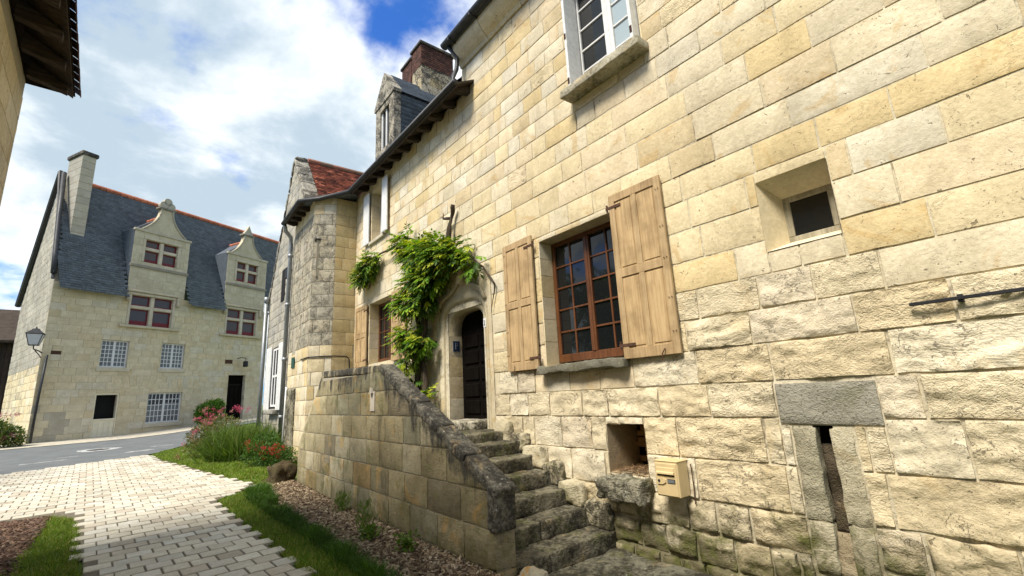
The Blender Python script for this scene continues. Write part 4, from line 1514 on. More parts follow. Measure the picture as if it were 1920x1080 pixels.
cab = [(4.40, 12.64, 2.30), (4.38, 12.645, 2.72), (4.30, 12.64, 2.79), (3.93, 12.64, 2.80), (3.66, 12.80, 2.80), (3.39, 12.965, 2.79), (3.375, 13.6, 2.78)]
s.tube(cab, 0.016, 6)
s.build('cable', M['iron'], tur)

# ---------------------------------------------------------------- neighbour house with gable to the street
gh = thing('gabled_house', 'grey stone gabled house with red clay tile roof behind the turret', 'house', (6.0, 15.7, 0))
XG = 3.46
gp = [(15.25, -0.2), (18.75, -0.2), (18.75, 5.45), (16.0, 9.85), (12.9, 6.05), (12.9, 5.0), (15.25, 5.0)]
s = MB()
s.prism(gp, 0, XG+0.016, XG+0.40, (1, 1, 1, 0.3))
s.box((XG+0.4, 13.0, -0.2), (10.5, 18.72, 5.4), 0, (1, 1, 1, 0.3))
gw_ = s.build('wall', M['mortar_grey'], gh)
gl_ = list(np.arange(-0.2, 10.1, 0.30))
GT = [((0.42, 0.40, 0.34), 3), ((0.47, 0.44, 0.36), 2), ((0.37, 0.355, 0.31), 2)]


def gable_clip(blocks):
    res = []
    for b in blocks:
        ys = [c[1] for c in b['corners']]
        zt = max(c[2] for c in b['corners'])
        zb_ = min(c[2] for c in b['corners'])
        far = 18.75-(zt-5.45)/(9.85-5.45)*(18.75-16.0) if zt > 5.45 else 18.75
        near = 16.0-(9.85-zt)/(9.85-6.05)*(16.0-12.9) if zt > 6.05 else 12.9
        y0, y1 = max(min(ys), near), min(max(ys), far)
        if zb_ < 5.0:
            y0 = max(y0, 15.26)
        if y1-y0 < 0.08:
            continue
        b['corners'] = [(XG, y1, zb_), (XG, y0, zb_), (XG, y0, zt), (XG, y1, zt)]
        res.append(b)
    return res


gho = [(0.95, 1.75, 1.55, 3.45), (2.1, 2.5, 5.1, 6.1)]
fb = face_blocks((XG, 18.75), (XG, 12.9), gl_, 0.32, 0.62, [], 31, lambda r, z: pick(r, GT), amp=0.012, sp=0.12, style=1, jit=0.008)
fb = gable_clip(fb)
fb = [b for b in fb if not (16.4 < np.mean([c[1] for c in b['corners']]) < 17.5 and 1.5 < np.mean([c[2] for c in b['corners']]) < 3.5)]
place_blocks(gw_, fb, M['tuff_gable'], 200)
s = MB()
s.box((XG-0.01, 16.45, 1.5), (XG+0.03, 17.42, 3.5))
wn = s.build('window', M['black'], gh)
s = MB()
for a, b in ((16.5, 16.62), (17.25, 17.38), (16.88, 16.98)):
    s.box((XG-0.03, a, 1.55), (XG-0.01, b, 3.45), 0.003)
for z in (1.55, 2.5, 3.38):
    s.box((XG-0.028, 16.62, z), (XG-0.012, 17.25, z+0.07), 0.002)
s.build('frame', M['whitepaint'], wn)
for a, b in ((15.62, 16.42), (17.45, 18.25)):
    s = MB()
    s.box((XG-0.075, a, 1.45), (XG-0.04, b, 3.55), 0.005)
    for k in range(1, 5):
        y = a+(b-a)*k/5
        s.box((XG-0.079, y-0.055, 1.48), (XG-0.075, y+0.055, 3.52), 0.002)
    s.build('shutter', M['whitepaint'], gh)
s = MB()
s.box((XG-0.015, 16.35, 5.0), (XG+0.02, 16.85, 6.1))
s.build('upper_window', M['black'], gh)
s = MB()
rbox(s, (XG-0.05, 16.95, 1.40), (UY, NX, UZ), (1.3, 0.25, 0.14), 0.1, 0.01, 3, 0.02, (0.42, 0.40, 0.34, 0))
s.build('window_sill', M['tuff_gable'], gh, True)
# gable parapet coping
for (a, b) in (((18.85, 5.35), (16.0, 9.93)), ((16.0, 9.93), (12.9, 6.05))):
    a, b = np.array(a), np.array(b)
    L = np.linalg.norm(b-a)
    n = 9
    for k in range(n):
        p = a+(b-a)*(k+0.5)/n
        d = (b-a)/L
        s = MB()
        rbox(s, (XG+0.20, p[0], p[1]), ((0, d[0], d[1]), NX, (0, -d[1], d[0])), (L/n-0.01, 0.46, 0.12), 0.14, 0.015, k*1.3, 0.03, (0.40, 0.38, 0.33, rnd.random()))
        s.build('parapet_coping', M['coping'] if k % 3 else M['tuff_dark'], gh, True)
s = MB()
rbox(s, (XG+0.2, 16.0, 9.95), (UY, NX, UZ), (0.30, 0.4, 0.24), 0.08, 0.03, 2, 0.1, (0.34, 0.32, 0.28, 0))
s.build('apex_stone', M['coping'], gh, True)
# tile roof, near slope faces the camera
ln = math.hypot(16.0-13.0, 9.98-6.42)
S_ = np.array([0, (16.0-13.0)/ln, (9.98-6.42)/ln])
N_ = np.array([0, -S_[2], S_[1]])


def tile_t(r):
    x = r.random()
    k = r.uniform(0.55, 1.25)
    if x < 0.14:
        return (1.9*k, 2.2*k, 2.2*k)
    if x < 0.4:
        return (0.55*k, 0.55*k, 0.6*k)
    return (k, k, k)


v, f, t = tiles((XG+0.42, 13.0, 6.44), (1, 0, 0), S_, N_, 7.0, ln, 0.19, 0.115, 0.022, tile_t, seed=12, jit=0.012)
link_mesh('roof_tiles', v, f, M['tile'], gh, t, False, 'stuff')
s = MB()
s.prism([(13.05, 6.38), (16.0, 9.92), (18.8, 5.3)], 0, XG+0.40, 10.5, (0.5, 0.5, 0.5, 0))
s.build('roof', M['tile'], gh)
s = MB()
for k in range(16):
    x0 = XG+0.42+0.42*k
    s.tube([(x0, 16.0, 9.98), (x0+0.41, 16.0, 9.995)], [0.13, 0.12], 10, (0.55*rnd.uniform(0.7, 1.2), 0.75, 0.9, 0))
s.build('ridge_tiles', M['ridge'], gh, False, 'stuff')
# downpipes
s = MB()
s.tube([(3.06, 15.05, 7.12), (3.14, 15.2, 6.98), (3.34, 15.38, 6.85), (3.36, 15.42, 6.6), (3.36, 15.42, 0.1)], 0.062, 10)
for z in (1.2, 2.9, 4.6, 6.2):
    s.tube([(3.36, 15.42, z), (3.36, 15.42, z+0.10)], 0.075, 10)
s.build('downpipe', M['zinc'], gh, True, label='grey zinc downpipe between turret and gable')
s = MB()
s.tube([(3.34, 18.62, 0.3), (3.34, 18.62, 5.35)], 0.06, 10)
s.tube([(3.34, 18.62, 5.3), (3.34, 18.62, 5.5)], 0.09, 10)
s.build('downpipe', M['zinc'], gh, True)
s = MB()
s.box((3.34, 15.55, 5.6), (3.42, 15.95, 5.95), 0.02)
s.build('wall_lamp_box', M['iron'], gh)

# ---------------------------------------------------------------- manor across the road
MR = R(90-62.98)
manor = thing('manor_house', 'tall pale stone manor with slate roof, ornate dormers and red mullioned windows', 'house', (-1.67, 31.09, 0), MR)
cm, sm = math.cos(MR), math.sin(MR)
mxf = lambda p: (-1.67+cm*p[0]-sm*p[1], 31.09+sm*p[0]+cm*p[1], p[2])
S0, S1, ME = -2.33, 9.15, 7.92
MH = dict(w1=(-0.10, 1.10, 3.92, 5.30), w2=(2.68, 3.90, 3.92, 5.33), hd=(-0.05, 0.95, 0.3, 2.62), gw=(2.28, 4.02, 1.0, 2.60), d2=(6.66, 7.80, 0.8, 3.60),
          m1=(0.92, 2.98, 6.18, 7.80), m2=(6.24, 8.24, 6.18, 7.80), h1=(-2.0, -1.62, 4.45, 4.62), h2=(6.35, 6.85, 4.30, 4.55), m3=(1.25, 2.92, 9.72, 11.02), m4=(6.62, 8.10, 9.72, 11.02))
mh = list(MH.values())
DO = [(0.66, 3.56), (5.95, 8.78)]
s = MB()
for a0, a1, z0, z1 in grid_wall(S0, S1, 0.0, ME, mh):
    s.add([(a0, 0.012, z0), (a1, 0.012, z0), (a1, 0.012, z1), (a0, 0.012, z1)], [(0, 1, 2, 3)], (1, 1, 1, 0.4))
for d0, d1 in DO:
    for a0, a1, z0, z1 in grid_wall(d0, d1, ME, 11.45, mh):
        s.add([(a0, 0.012, z0), (a1, 0.012, z0), (a1, 0.012, z1), (a0, 0.012, z1)], [(0, 1, 2, 3)], (1, 1, 1, 0.4))
for a0, a1, z0, z1 in mh:
    s.add([(a0, 0.012, z0), (a0, 0.35, z0), (a0, 0.35, z1), (a0, 0.012, z1)], [(0, 1, 2, 3)], (1.1, 1.1, 1.1, 0.4))
    s.add([(a1, 0.012, z0), (a1, 0.35, z0), (a1, 0.35, z1), (a1, 0.012, z1)], [(3, 2, 1, 0)], (1.1, 1.1, 1.1, 0.4))
    s.add([(a0, 0.012, z1), (a0, 0.35, z1), (a1, 0.35, z1), (a1, 0.012, z1)], [(0, 1, 2, 3)], (1.1, 1.1, 1.1, 0.4))
    s.add([(a0, 0.012, z0), (a0, 0.35, z0), (a1, 0.35, z0), (a1, 0.012, z0)], [(3, 2, 1, 0)], (1.1, 1.1, 1.1, 0.4))
s.prism([(S0+0.6, 0.36), (S1, 0.36), (S1, 6.3), (S0+1.85, 6.3)], 2, 0.0, ME-0.3, (0.2, 0.2, 0.2, 0))
s.box((S1-0.02, 0.014, 0), (S1, 0.4, ME), 0, (1, 1, 1, 0))
mw = s.build('wall', M['mortar'], manor)
MPAL = [((0.66, 0.575, 0.39), 4), ((0.67, 0.595, 0.42), 3), ((0.645, 0.545, 0.355), 2), ((0.66, 0.60, 0.455), 1.5)]
ML = [0.0, 0.45]+list(np.linspace(0.78, ME, 22))
fb = []
for a0, a1, z0, z1 in courses(ML, S0, S1, 0.42, 0.85, mh, 41, 0.006):
    zc, ac = (z0+z1)/2, (a0+a1)/2
    tt = pick(rnd, MPAL, 0.04)
    if zc < 2.0 and ac < -0.9 and rnd.random() < 0.5:
        tt = (0.46, 0.43, 0.34)
    fb.append(dict(corners=[(a0, 0, z0), (a1, 0, z0), (a1, 0, z1), (a0, 0, z1)], N=(0, -1, 0), amp=0, sp=5, seed=rnd.random()*60, depth=0.03, edge=rnd.uniform(-0.006, 0.004), tint=tt))
for d0, d1 in DO:
    for a0, a1, z0, z1 in courses([ME+0.002, 8.35, 8.8, 9.28, 9.72, 10.15, 10.6, 11.02, 11.44], d0, d1, 0.5, 0.95, mh, 42, 0.005):
        k = 0.98
        fb.append(dict(corners=[(a0, 0, z0), (a1, 0, z0), (a1, 0, z1), (a0, 0, z1)], N=(0, -1, 0), amp=0, sp=5, seed=rnd.random()*60, depth=0.03, edge=0.0, tint=tuple(k*x for x in pick(rnd, [((0.57, 0.51, 0.37), 3), ((0.60, 0.54, 0.40), 2)]))))
place_blocks(mw, fb, M['manor'], 300, xf=mxf)
# gable wall, seen at a grazing angle
gd = np.array([math.sin(R(12)), math.cos(R(12))])
GA = lambda t, z, o=0.0: (S0+gd[0]*t-gd[1]*o, gd[1]*t+gd[0]*o+0.0, z)
gpoly = [(0.0, 0.0), (8.5, 0.0), (8.5, 8.2), (2.6, 14.3), (0.0, ME)]
s = MB()
v = [GA(t+0.02*(t == 0), z, -0.015) for t, z in gpoly]+[GA(t+0.12*(t == 0), z, -0.35) for t, z in gpoly]
n = len(gpoly)
s.add(v, [tuple(range(n)), tuple(range(2*n-1, n-1, -1))]+[(k, k+n, (k+1) % n+n, (k+1) % n) for k in range(n)], (1, 1, 1, 0.3))
ga = s.build('gable_wall', M['mortar_grey'], manor)
fb = []
N_ = np.array([-gd[1], gd[0], 0.0])
for a0, a1, z0, z1 in courses(list(np.arange(0, 15, 0.36)), 0, 8.5, 0.5, 0.95, [], 43, 0.008):
    if z1 > ME:
        a0 = max(a0, (z1-ME)/(14.3-ME)*2.6)
    if z1 > 8.2:
        a1 = min(a1, 8.5-(z1-8.2)/(6.1)*5.9)
    if a1-a0 < 0.1 or z1 > 14.2:
        continue
    tt = pick(rnd, [((0.44, 0.42, 0.36), 3), ((0.40, 0.385, 0.33), 2)]) if (z0+z1)/2 > 4.0 else pick(rnd, MPAL)
    fb.append(dict(corners=[GA(a1, z0), GA(a0, z0), GA(a0, z1), GA(a1, z1)], N=N_, amp=0.012, sp=0.3, style=1, seed=rnd.random()*60, depth=0.03, edge=0.004, tint=tt,
                   mat=M['manor_gable'] if (z0+z1)/2 > 3.6 else M['manor']))
place_blocks(ga, fb, M['manor_gable'], 60, xf=mxf)
s = MB()
s.tube([GA(8.7, 8.0, 0.10), GA(2.6, 14.42, 0.10), GA(0.0, ME+0.1, 0.06)], [0.14, 0.11, 0.06], 6)
s.build('verge', M['darkzinc'], manor)
# roof
RT, RZ = 2.6, 14.20
ln = math.hypot(RT+0.45, RZ-7.55)
S_ = np.array([0, (RT+0.45)/ln, (RZ-7.55)/ln])
N_ = np.array([0, -S_[2], S_[1]])


def rclip(a, sl):
    x = a-2.25
    t = -0.45+S_[1]*sl
    if t < 1.35:
        for d0, d1 in DO:
            if d0-0.10 < x < d1+0.10 and t < 0.35:
                return False
            if d0 < x < d1:
                return False
    return x > S0+0.06+gd[0]/gd[1]*max(t, 0)


v, f, t = tiles((-2.25, -0.45, 7.55), (1, 0, 0), S_, N_, 14.8, ln, 0.26, 0.145, 0.014, lambda r: (r.uniform(0.75, 1.2),)*3, rclip, seed=14, jit=0.004)
link_mesh('slates', v, f, M['slate'], manor, t, False, 'stuff')
s = MB()
v = [(S0+0.3, 0.25, 8.95), (12.5, 0.25, 8.95), (12.5, RT, RZ-0.05), (S0+0.7, RT, RZ-0.05), (S0+1.9, 8.5, 8.15), (12.5, 8.5, 8.15)]
s.add(v, [(0, 1, 2, 3), (3, 2, 5, 4)])
s.build('roof', M['slate'], manor)
s = MB()
k = -1.2
while k < 12.4:
    s.tube([(k, RT, RZ), (k+0.33, RT, RZ+0.015)], [0.15, 0.13], 8, (rnd.uniform(0.8, 1.2),)*3+(0,))
    k += 0.345
s.build('ridge_tiles', M['ridge'], manor, False, 'stuff')
# chimney on the gable
s = MB()
s.box((-1.66, 1.0, 9.6), (-1.12, 2.4, 15.15), 0, (1, 1, 1, 0))
ch = s.build('chimney', M['mortar_grey'], manor, label='square stone chimney at the gable end of the manor')
fb = []
zc = 10.4
while zc < 15.0:
    a = -1.68
    while a < -1.13:
        b_ = min(a+rnd.uniform(0.4, 0.7), -1.10)
        if -1.10-b_ < 0.25:
            b_ = -1.10
        fb.append(dict(corners=[(a+0.006, 0.98, zc+0.006), (b_-0.006, 0.98, zc+0.006), (b_-0.006, 0.98, zc+0.39), (a+0.006, 0.98, zc+0.39)], N=(0, -1, 0), amp=0, sp=5, seed=rnd.random()*30, edge=0.0, tint=pick(rnd, [((0.50, 0.46, 0.36), 2), ((0.45, 0.42, 0.34), 2)])))
        a = b_
    fb.append(dict(corners=[(-1.68, 2.4, zc+0.006), (-1.68, 0.99, zc+0.006), (-1.68, 0.99, zc+0.39), (-1.68, 2.4, zc+0.39)], N=(-1, 0, 0), amp=0, sp=5, seed=rnd.random()*30, edge=0.0, tint=(0.36, 0.35, 0.31)))
    zc += 0.4
place_blocks(ch, fb, M['manor'], 60, xf=mxf)
s = MB()
s.box((-1.76, 0.90, 15.13), (-1.02, 2.5, 15.36), 0.04, (0.15, 0.14, 0.13, 0))
s.build('chimney_cap', M['coping'], ch)
s = MB()
s.tube([GA(2.3, 14.3, 0.0), GA(1.3, 11.6, 0.05), GA(0.45, 9.4, 0.06), GA(0.05, 8.3, 0.06)], 0.11, 8)
s.build('flue_pipe', M['darkzinc'], manor, True)
# dormer upper parts
for (d0, d1, apex, tip, trefoil) in ((0.66, 3.56, 2.12, 13.05, True), (5.95, 8.78, 7.26, 12.95, False)):
    dr_ = MB()
    MB().box((d0-0.06, -0.07, 9.36), (d1+0.06, 0.0, 9.52), 0.02, (0.30, 0.28, 0.23, 0)).build('string_course', M['manor'], manor)
    dr_.box((d0-0.06, -0.06, 11.42), (d1+0.06, 0.10, 11.56), 0.02, (0.5, 0.46, 0.36, 0))
    dro = dr_.build('dormer', M['manor'], manor, label='tall stone dormer with concave gable and ' + ('trefoil' if trefoil else 'pointed') + ' finial')
    # cheeks
    c = MB()
    for xx in (d0, d1-0.22):
        c.prism([(0.02, 7.95), (0.02, 11.5), (1.5, 11.5), (0.1, 8.1)], 0, xx, xx+0.22, (0.7, 0.75, 0.8, 0))
    c.build('dormer_cheek', M['slate'], dro)
    # concave gable
    hw = (d1-d0)/2-0.30
    prf = []
    for k in range(9):
        t_ = k/8
        prf.append((apex-(0.30+(hw-0.30)*(1-t_)**2.1), 11.56+(tip-11.56)*t_))
    prf2 = [(2*apex-a, b) for a, b in reversed(prf)]
    g_ = MB()
    g_.prism(prf+prf2, 1, -0.005, 0.30, (0.57, 0.51, 0.37, 0.3))
    g_.build('dormer_gable', M['manor'], dro)
    g_ = MB()
    for pr in (prf, prf2):
        g_.tube([(a, -0.02, b) for a, b in pr], 0.055, 6, (0.42, 0.39, 0.31, 0))
    g_.build('gable_moulding', M['manor'], dro)
    g_ = MB()
    g_.box((apex-0.46, -0.08, tip-0.02), (apex+0.46, 0.34, tip+0.12), 0.03, (0.22, 0.21, 0.18, 0))
    if trefoil:
        for (a, b, rr_) in ((-0.20, 0.28, 0.21), (0.20, 0.28, 0.21), (0.0, 0.52, 0.22)):
            nn = 16
            g_.prism([(apex+a+rr_*math.cos(2*math.pi*k/nn), tip+b+rr_*math.sin(2*math.pi*k/nn)) for k in range(nn)], 1, 0.0, 0.22+a*0.05+b*0.02, (0.46, 0.43, 0.35, 0))
    else:
        g_.prism([(apex-0.36, tip+0.12), (apex+0.36, tip+0.12), (apex+0.16, tip+0.42), (apex, tip+0.78), (apex-0.16, tip+0.42)], 1, 0.0, 0.24, (0.48, 0.44, 0.35, 0))
    g_.build('finial', M['manor'], dro)
    # little roof behind the gable
    r_ = MB()
    r_.prism([(d0, 11.52), (d1, 11.52), (apex, tip-0.35)], 1, 0.25, 2.1, (0.9, 0.9, 0.95, 0))
    r_.build('dormer_roof', M['slate'], dro)
    r_ = MB()
    for k in range(5):
        r_.tube([(apex, 0.4+0.3*k, tip-0.33), (apex, 0.68+0.3*k, tip-0.32)], 0.10, 6)
    r_.build('dormer_ridge_tiles', M['ridge'], dro, False, 'stuff')


def mullioned(op, panes=True):
    a0, a1, z0, z1 = op
    am, zt = (a0+a1)/2, z0+(z1-z0)*0.60
    s = MB()
    s.box((am-0.10, 0.02, z0), (am+0.10, 0.26, z1), 0.03, (0.60, 0.54, 0.42, 0))
    s.box((a0, 0.021, zt-0.09), (am-0.10, 0.255, zt+0.09), 0.03, (0.60, 0.54, 0.42, 0))
    s.box((am+0.10, 0.021, zt-0.09), (a1, 0.255, zt+0.09), 0.03, (0.60, 0.54, 0.42, 0))
    for xx in (a0-0.13, a1+0.01):
        s.box((xx, -0.035, z0), (xx+0.12, 0.0, z1), 0.01, (0.58, 0.52, 0.40, 0))
    s.box((a0-0.14, -0.05, z1+0.01), (a1+0.14, 0.0, z1+0.14), 0.02, (0.58, 0.52, 0.40, 0))
    wn = s.build('window', M['tuff_fine'], manor, label='stone mullioned window with dark red leaded casements')
    for (x0, x1) in ((a0, am-0.10), (am+0.10, a1)):
        for (q0, q1, low) in ((z0, zt-0.09, True), (zt+0.09, z1, False)):
            s = MB()
            fw = 0.075
            lo = q0+(0.28*(q1-q0) if low else fw)
            s.box((x0, 0.16, q0), (x1, 0.20, lo), 0.004)
            s.box((x0, 0.16, q1-fw), (x1, 0.20, q1), 0.004)
            s.box((x0, 0.161, lo), (x0+fw, 0.199, q1-fw), 0.004)
            s.box((x1-fw, 0.161, lo), (x1, 0.199, q1-fw), 0.004)
            s.build('casement', M['redpaint'], wn)
            s = MB()
            s.box((x0+fw, 0.176, lo), (x1-fw, 0.182, q1-fw))
            s.build('pane', M['leaded'], wn)
    return wn


for k in ('m1', 'm2', 'm3', 'm4'):
    mullioned(MH[k])
for k in ('m1', 'm2'):
    a0, a1, z0, z1 = MH[k]
    s = MB()
    s.box((a0-0.45, -0.14, z0-0.16), (a1+0.45, 0.0, z0-0.02), 0.02, (0.56, 0.50, 0.36, 0))
    s.build('string_sill', M['manor'], manor)
    s = MB()
    s.box((a0-0.30, -0.12, z1+0.16), (a1+0.30, 0.0, z1+0.28), 0.03, (0.55, 0.49, 0.36, 0))
    for xx in (a0-0.30, a1+0.16):
        s.box((xx, -0.12, z1-0.18), (xx+0.14, 0.0, z1+0.158), 0.03, (0.55, 0.49, 0.36, 0))
        rbox(s, (xx+0.07, -0.10, z1-0.26), ((1, 0, 0), (0, 1, 0), (0, 0, 1)), (0.22, 0.2, 0.24), 0.1, 0.03, xx, 0.08, (0.5, 0.45, 0.33, 0))
    s.build('hood_mould', M['manor'], manor)


def small_paned(op, cols, rows, mglass, label, sill=True):
    a0, a1, z0, z1 = op
    am = (a0+a1)/2
    s = MB()
    fw = 0.07
    s.box((a0, 0.12, z0), (a1, 0.17, z0+fw), 0.004)
    s.box((a0, 0.12, z1-fw), (a1, 0.17, z1), 0.004)
    s.box((a0, 0.121, z0+fw), (a0+fw, 0.169, z1-fw), 0.004)
    s.box((a1-fw, 0.121, z0+fw), (a1, 0.169, z1-fw), 0.004)
    s.box((am-0.055, 0.115, z0+fw), (am+0.055, 0.165, z1-fw), 0.004)
    wn = s.build('window', M['whitepaint'], manor, label=label)
    for l0, l1 in ((a0+fw, am-0.055), (am+0.055, a1-fw)):
        b = MB()
        for c in range(1, cols):
            x = l0+(l1-l0)*c/cols
            b.box((x-0.016, 0.125, z0+fw), (x+0.016, 0.15, z1-fw))
        for r in range(1, rows):
            z = z0+fw+(z1-z0-2*fw)*r/rows
            b.box((l0, 0.126, z-0.016), (l1, 0.149, z+0.016))
        b.build('glazing_bars', M['whitepaint'], wn)
        p = MB()
        p.box((l0, 0.14, z0+fw), (l1, 0.145, z1-fw))
        p.build('pane', mglass, wn)
    if sill:
        q = MB()
        q.box((a0-0.12, -0.05, z0-0.22), (a1+0.12, 0.02, z0-0.01), 0.02, (0.60, 0.54, 0.41, 0))
        q.build('window_sill', M['tuff_fine'], wn)
    return wn


small_paned(MH['w1'], 3, 6, M['curtain'], 'white small paned window with drawn curtain over the half door')
small_paned(MH['w2'], 3, 6, M['curtain'], 'white small paned window with drawn curtain beside the other')
small_paned(MH['gw'], 4, 5, M['curtain'], 'wide white small paned ground floor window')
s = MB()
s.box((2.42, 0.135, 1.95), (3.08, 0.1385, 2.5))
s.box((3.22, 0.135, 2.05), (3.88, 0.1385, 2.5))
s.build('dark_opening', M['glass'], manor)
# half door
s = MB()
s.box((-0.05, 0.08, 0.3), (0.95, 0.12, 1.33), 0.006)
for k in range(4):
    s.box((0.03+0.225*k, 0.065, 0.45), (0.03+0.225*k+0.19, 0.081, 1.20), 0.008)
s.box((-0.05, 0.05, 1.30), (0.95, 0.13, 1.38), 0.008)
s.build('half_door', M['cream'], manor, label='cream painted half door with its upper half open')
s = MB()
s.box((-0.04, 0.33, 1.3), (0.94, 0.34, 2.62))
s.build('dark_interior', M['black'], manor)
s = MB()
s.box((-0.05, 0.03, 2.54), (0.95, 0.13, 2.62), 0.004)
s.box((-0.051, 0.031, 0.3), (0.0, 0.129, 2.54), 0.004)
s.box((0.90, 0.031, 0.3), (0.951, 0.129, 2.54), 0.004)
s.build('door_frame', M['cream'], manor)
# right-hand door
s = MB()
s.box((6.66, 0.25, 0.8), (7.80, 0.30, 3.60))
for k in range(4):
    s.box((6.74+0.27*k, 0.235, 1.0), (6.74+0.27*k+0.22, 0.252, 2.9), 0.01, (1.6, 1.6, 1.6, 0))
s.box((6.66, 0.22, 2.95), (7.80, 0.252, 3.05), 0.01, (3, 3, 3, 0))
s.build('door', M['darkdoor'], manor, label='dark panelled door of the manor')
s = MB()
s.tube([(7.15, -0.02, 4.65), (7.15, -0.35, 4.68), (7.45, -0.40, 4.66)], 0.025, 6)
s.tube([(7.45, -0.40, 4.66), (7.45, -0.40, 4.5)], 0.02, 6)
rbox(s, (7.45, -0.40, 4.28), ((1, 0, 0), (0, 1, 0), (0, 0, 1)), (0.24, 0.24, 0.38), 0.1, 0.01, 2, 0.06, (1, 1, 1, 0))
s.build('hanging_lantern', M['iron'], manor)
for (a, z, ww, hh) in ((-1.81, 4.53, 0.40, 0.2), (6.6, 4.43, 0.52, 0.26)):
    s = MB()
    s.box((a-ww/2, 0.02, z-hh/2), (a+ww/2, 0.03, z+hh/2))
    s.build('vent', M['rust'], manor)
s = MB()
s.tube([(-2.15, -0.09, 4.4), (-2.2, -0.09, 2.6), (-2.22, -0.09, 0.5)], 0.05, 8)
s.build('downpipe', M['darkzinc'], manor, True)
# relieving arch stones
for (cx, cz, r0, r1, t0, t1, n) in ((1.75, 1.2, 1.75, 2.35, R(35), R(145), 13), (4.1, 1.0, 1.85, 2.4, R(55), R(125), 9)):
    for k in range(n):
        ta, tb = t0+(t1-t0)*k/n+0.012, t0+(t1-t0)*(k+1)/n-0.012
        q = [(cx+r1*math.cos(ta), cz+r1*math.sin(ta)), (cx+r1*math.cos(tb), cz+r1*math.sin(tb)), (cx+r0*math.cos(tb), cz+r0*math.sin(tb)), (cx+r0*math.cos(ta), cz+r0*math.sin(ta))]
        if min(b for a, b in q) < 2.66:
            continue
        s = MB()
        s.prism(q, 1, -0.012, 0.01, (*pick(rnd, MPAL), rnd.random()))
        s.build('voussoir', M['manor'], manor)
# lamp on the corner of the manor
lp = np.array(mxf(GA(0.0, 5.0, 0.0)))
lo = lp+np.array([-0.22, -0.55, 0.0])
lamp = thing('street_lamp', 'black four sided lantern on a scrolled bracket at the manor corner', 'lamp', tuple(lo))
s = MB()
s.tube([lp+[0.05, 0.1, -0.55], lp+[-0.05, -0.15, -0.45], lo+[0, 0.1, -0.38], lo+[0, 0, -0.22]], 0.025, 6)
s.tube([lp+[0.05, 0.1, -0.80], lp+[-0.05, -0.12, -0.62], lo+[0.03, 0.25, -0.42]], 0.018, 6)
s.build('bracket', M['iron'], lamp)
s = MB()
b0, b1 = 0.15, 0.27
v = [lo+np.array([sx*b, sy*b, z]) for (b, z) in ((b0, -0.22), (b1, 0.28)) for sx, sy in ((-1, -1), (1, -1), (1, 1), (-1, 1))]
s.add(v, [(0, 1, 5, 4), (1, 2, 6, 5), (2, 3, 7, 6), (3, 0, 4, 7), (3, 2, 1, 0)])
s.build('lantern_glass', M['lampglass'], lamp)
s = MB()
for k in range(4):
    s.tube([v[k], v[k+4]], 0.016, 5)
    s.tube([v[k], v[(k+1) % 4]], 0.016, 5)
    s.tube([v[k+4], v[(k+1) % 4+4]], 0.02, 5)
s.build('lantern_frame', M['iron'], lamp)
s = MB()
tv = [lo+np.array([sx*b, sy*b, z]) for (b, z) in ((0.31, 0.29), (0.14, 0.46), (0.10, 0.52)) for sx, sy in ((-1, -1), (1, -1), (1, 1), (-1, 1))]
s.add(tv, [(0, 1, 2, 3)]+[(k+o, (k+1) % 4+o, (k+1) % 4+4+o, k+4+o) for o in (0, 4) for k in range(4)]+[(8, 9, 10, 11)])
s.tube([lo+[0, 0, 0.5], lo+[0, 0, 0.62]], [0.05, 0.015], 8)
s.build('lantern_cap', M['iron'], lamp)

# ---------------------------------------------------------------- building on the left of the lane
lb = thing('roadside_house', 'pale stone house end with deep dark timber eaves over the lane', 'house', (-3, 4, 0))
LA = R(3.0)
ld = np.array([-math.sin(LA), math.cos(LA)])
ln_ = np.array([math.cos(LA), math.sin(LA)])
c0 = np.array([-1.62, 8.24])
LP = lambda a, o: tuple(c0+ld*a+ln_*o)
s = MB()
pl = [LP(0, -0.014), LP(-12, -0.014), LP(-12, -6), LP(0, -6)]
s.prism(pl, 2, -0.3, 6.05, (1, 1, 1, 0.2))
lbw = s.build('wall', M['mortar_grey'], lb)
fb = face_blocks(LP(-12, 0), LP(0, 0), [-0.3]+list(np.arange(0.1, 6.1, 0.335)), 0.45, 0.85, [], 51, lambda r, z: tuple(0.93*x for x in pick(r)), amp=0.003, sp=0.15)
for b in fb:
    b['N'] = np.array([ln_[0], ln_[1], 0])
    b['corners'] = b['corners']
fb2 = face_blocks(LP(0, 0), LP(0, -6), [-0.3]+list(np.arange(0.1, 6.1, 0.335)), 0.45, 0.85, [], 52, lambda r, z: pick(r), amp=0, sp=5)
for b in fb2:
    b['N'] = np.array([ld[0], ld[1], 0])
place_blocks(lbw, fb+fb2, M['tuff'], 60)
s = MB()
e0, e1 = 0.45, -12.0
V3 = lambda a, o, z: (*LP(a, o), z)
s.add([V3(0.02, 0.46, 6.0), V3(e1, 0.46, 6.0), V3(e1, -0.3, 6.45), V3(0.02, -0.3, 6.45), V3(0.02, 0.46, 6.06), V3(e1, 0.46, 6.06), V3(e1, -0.3, 6.5), V3(0.02, -0.3, 6.5)],
      [(0, 1, 2, 3), (7, 6, 5, 4), (0, 4, 5, 1), (0, 3, 7, 4), (2, 6, 7, 3), (1, 5, 6, 2)])
s.build('soffit', M['eavewood'], lb)
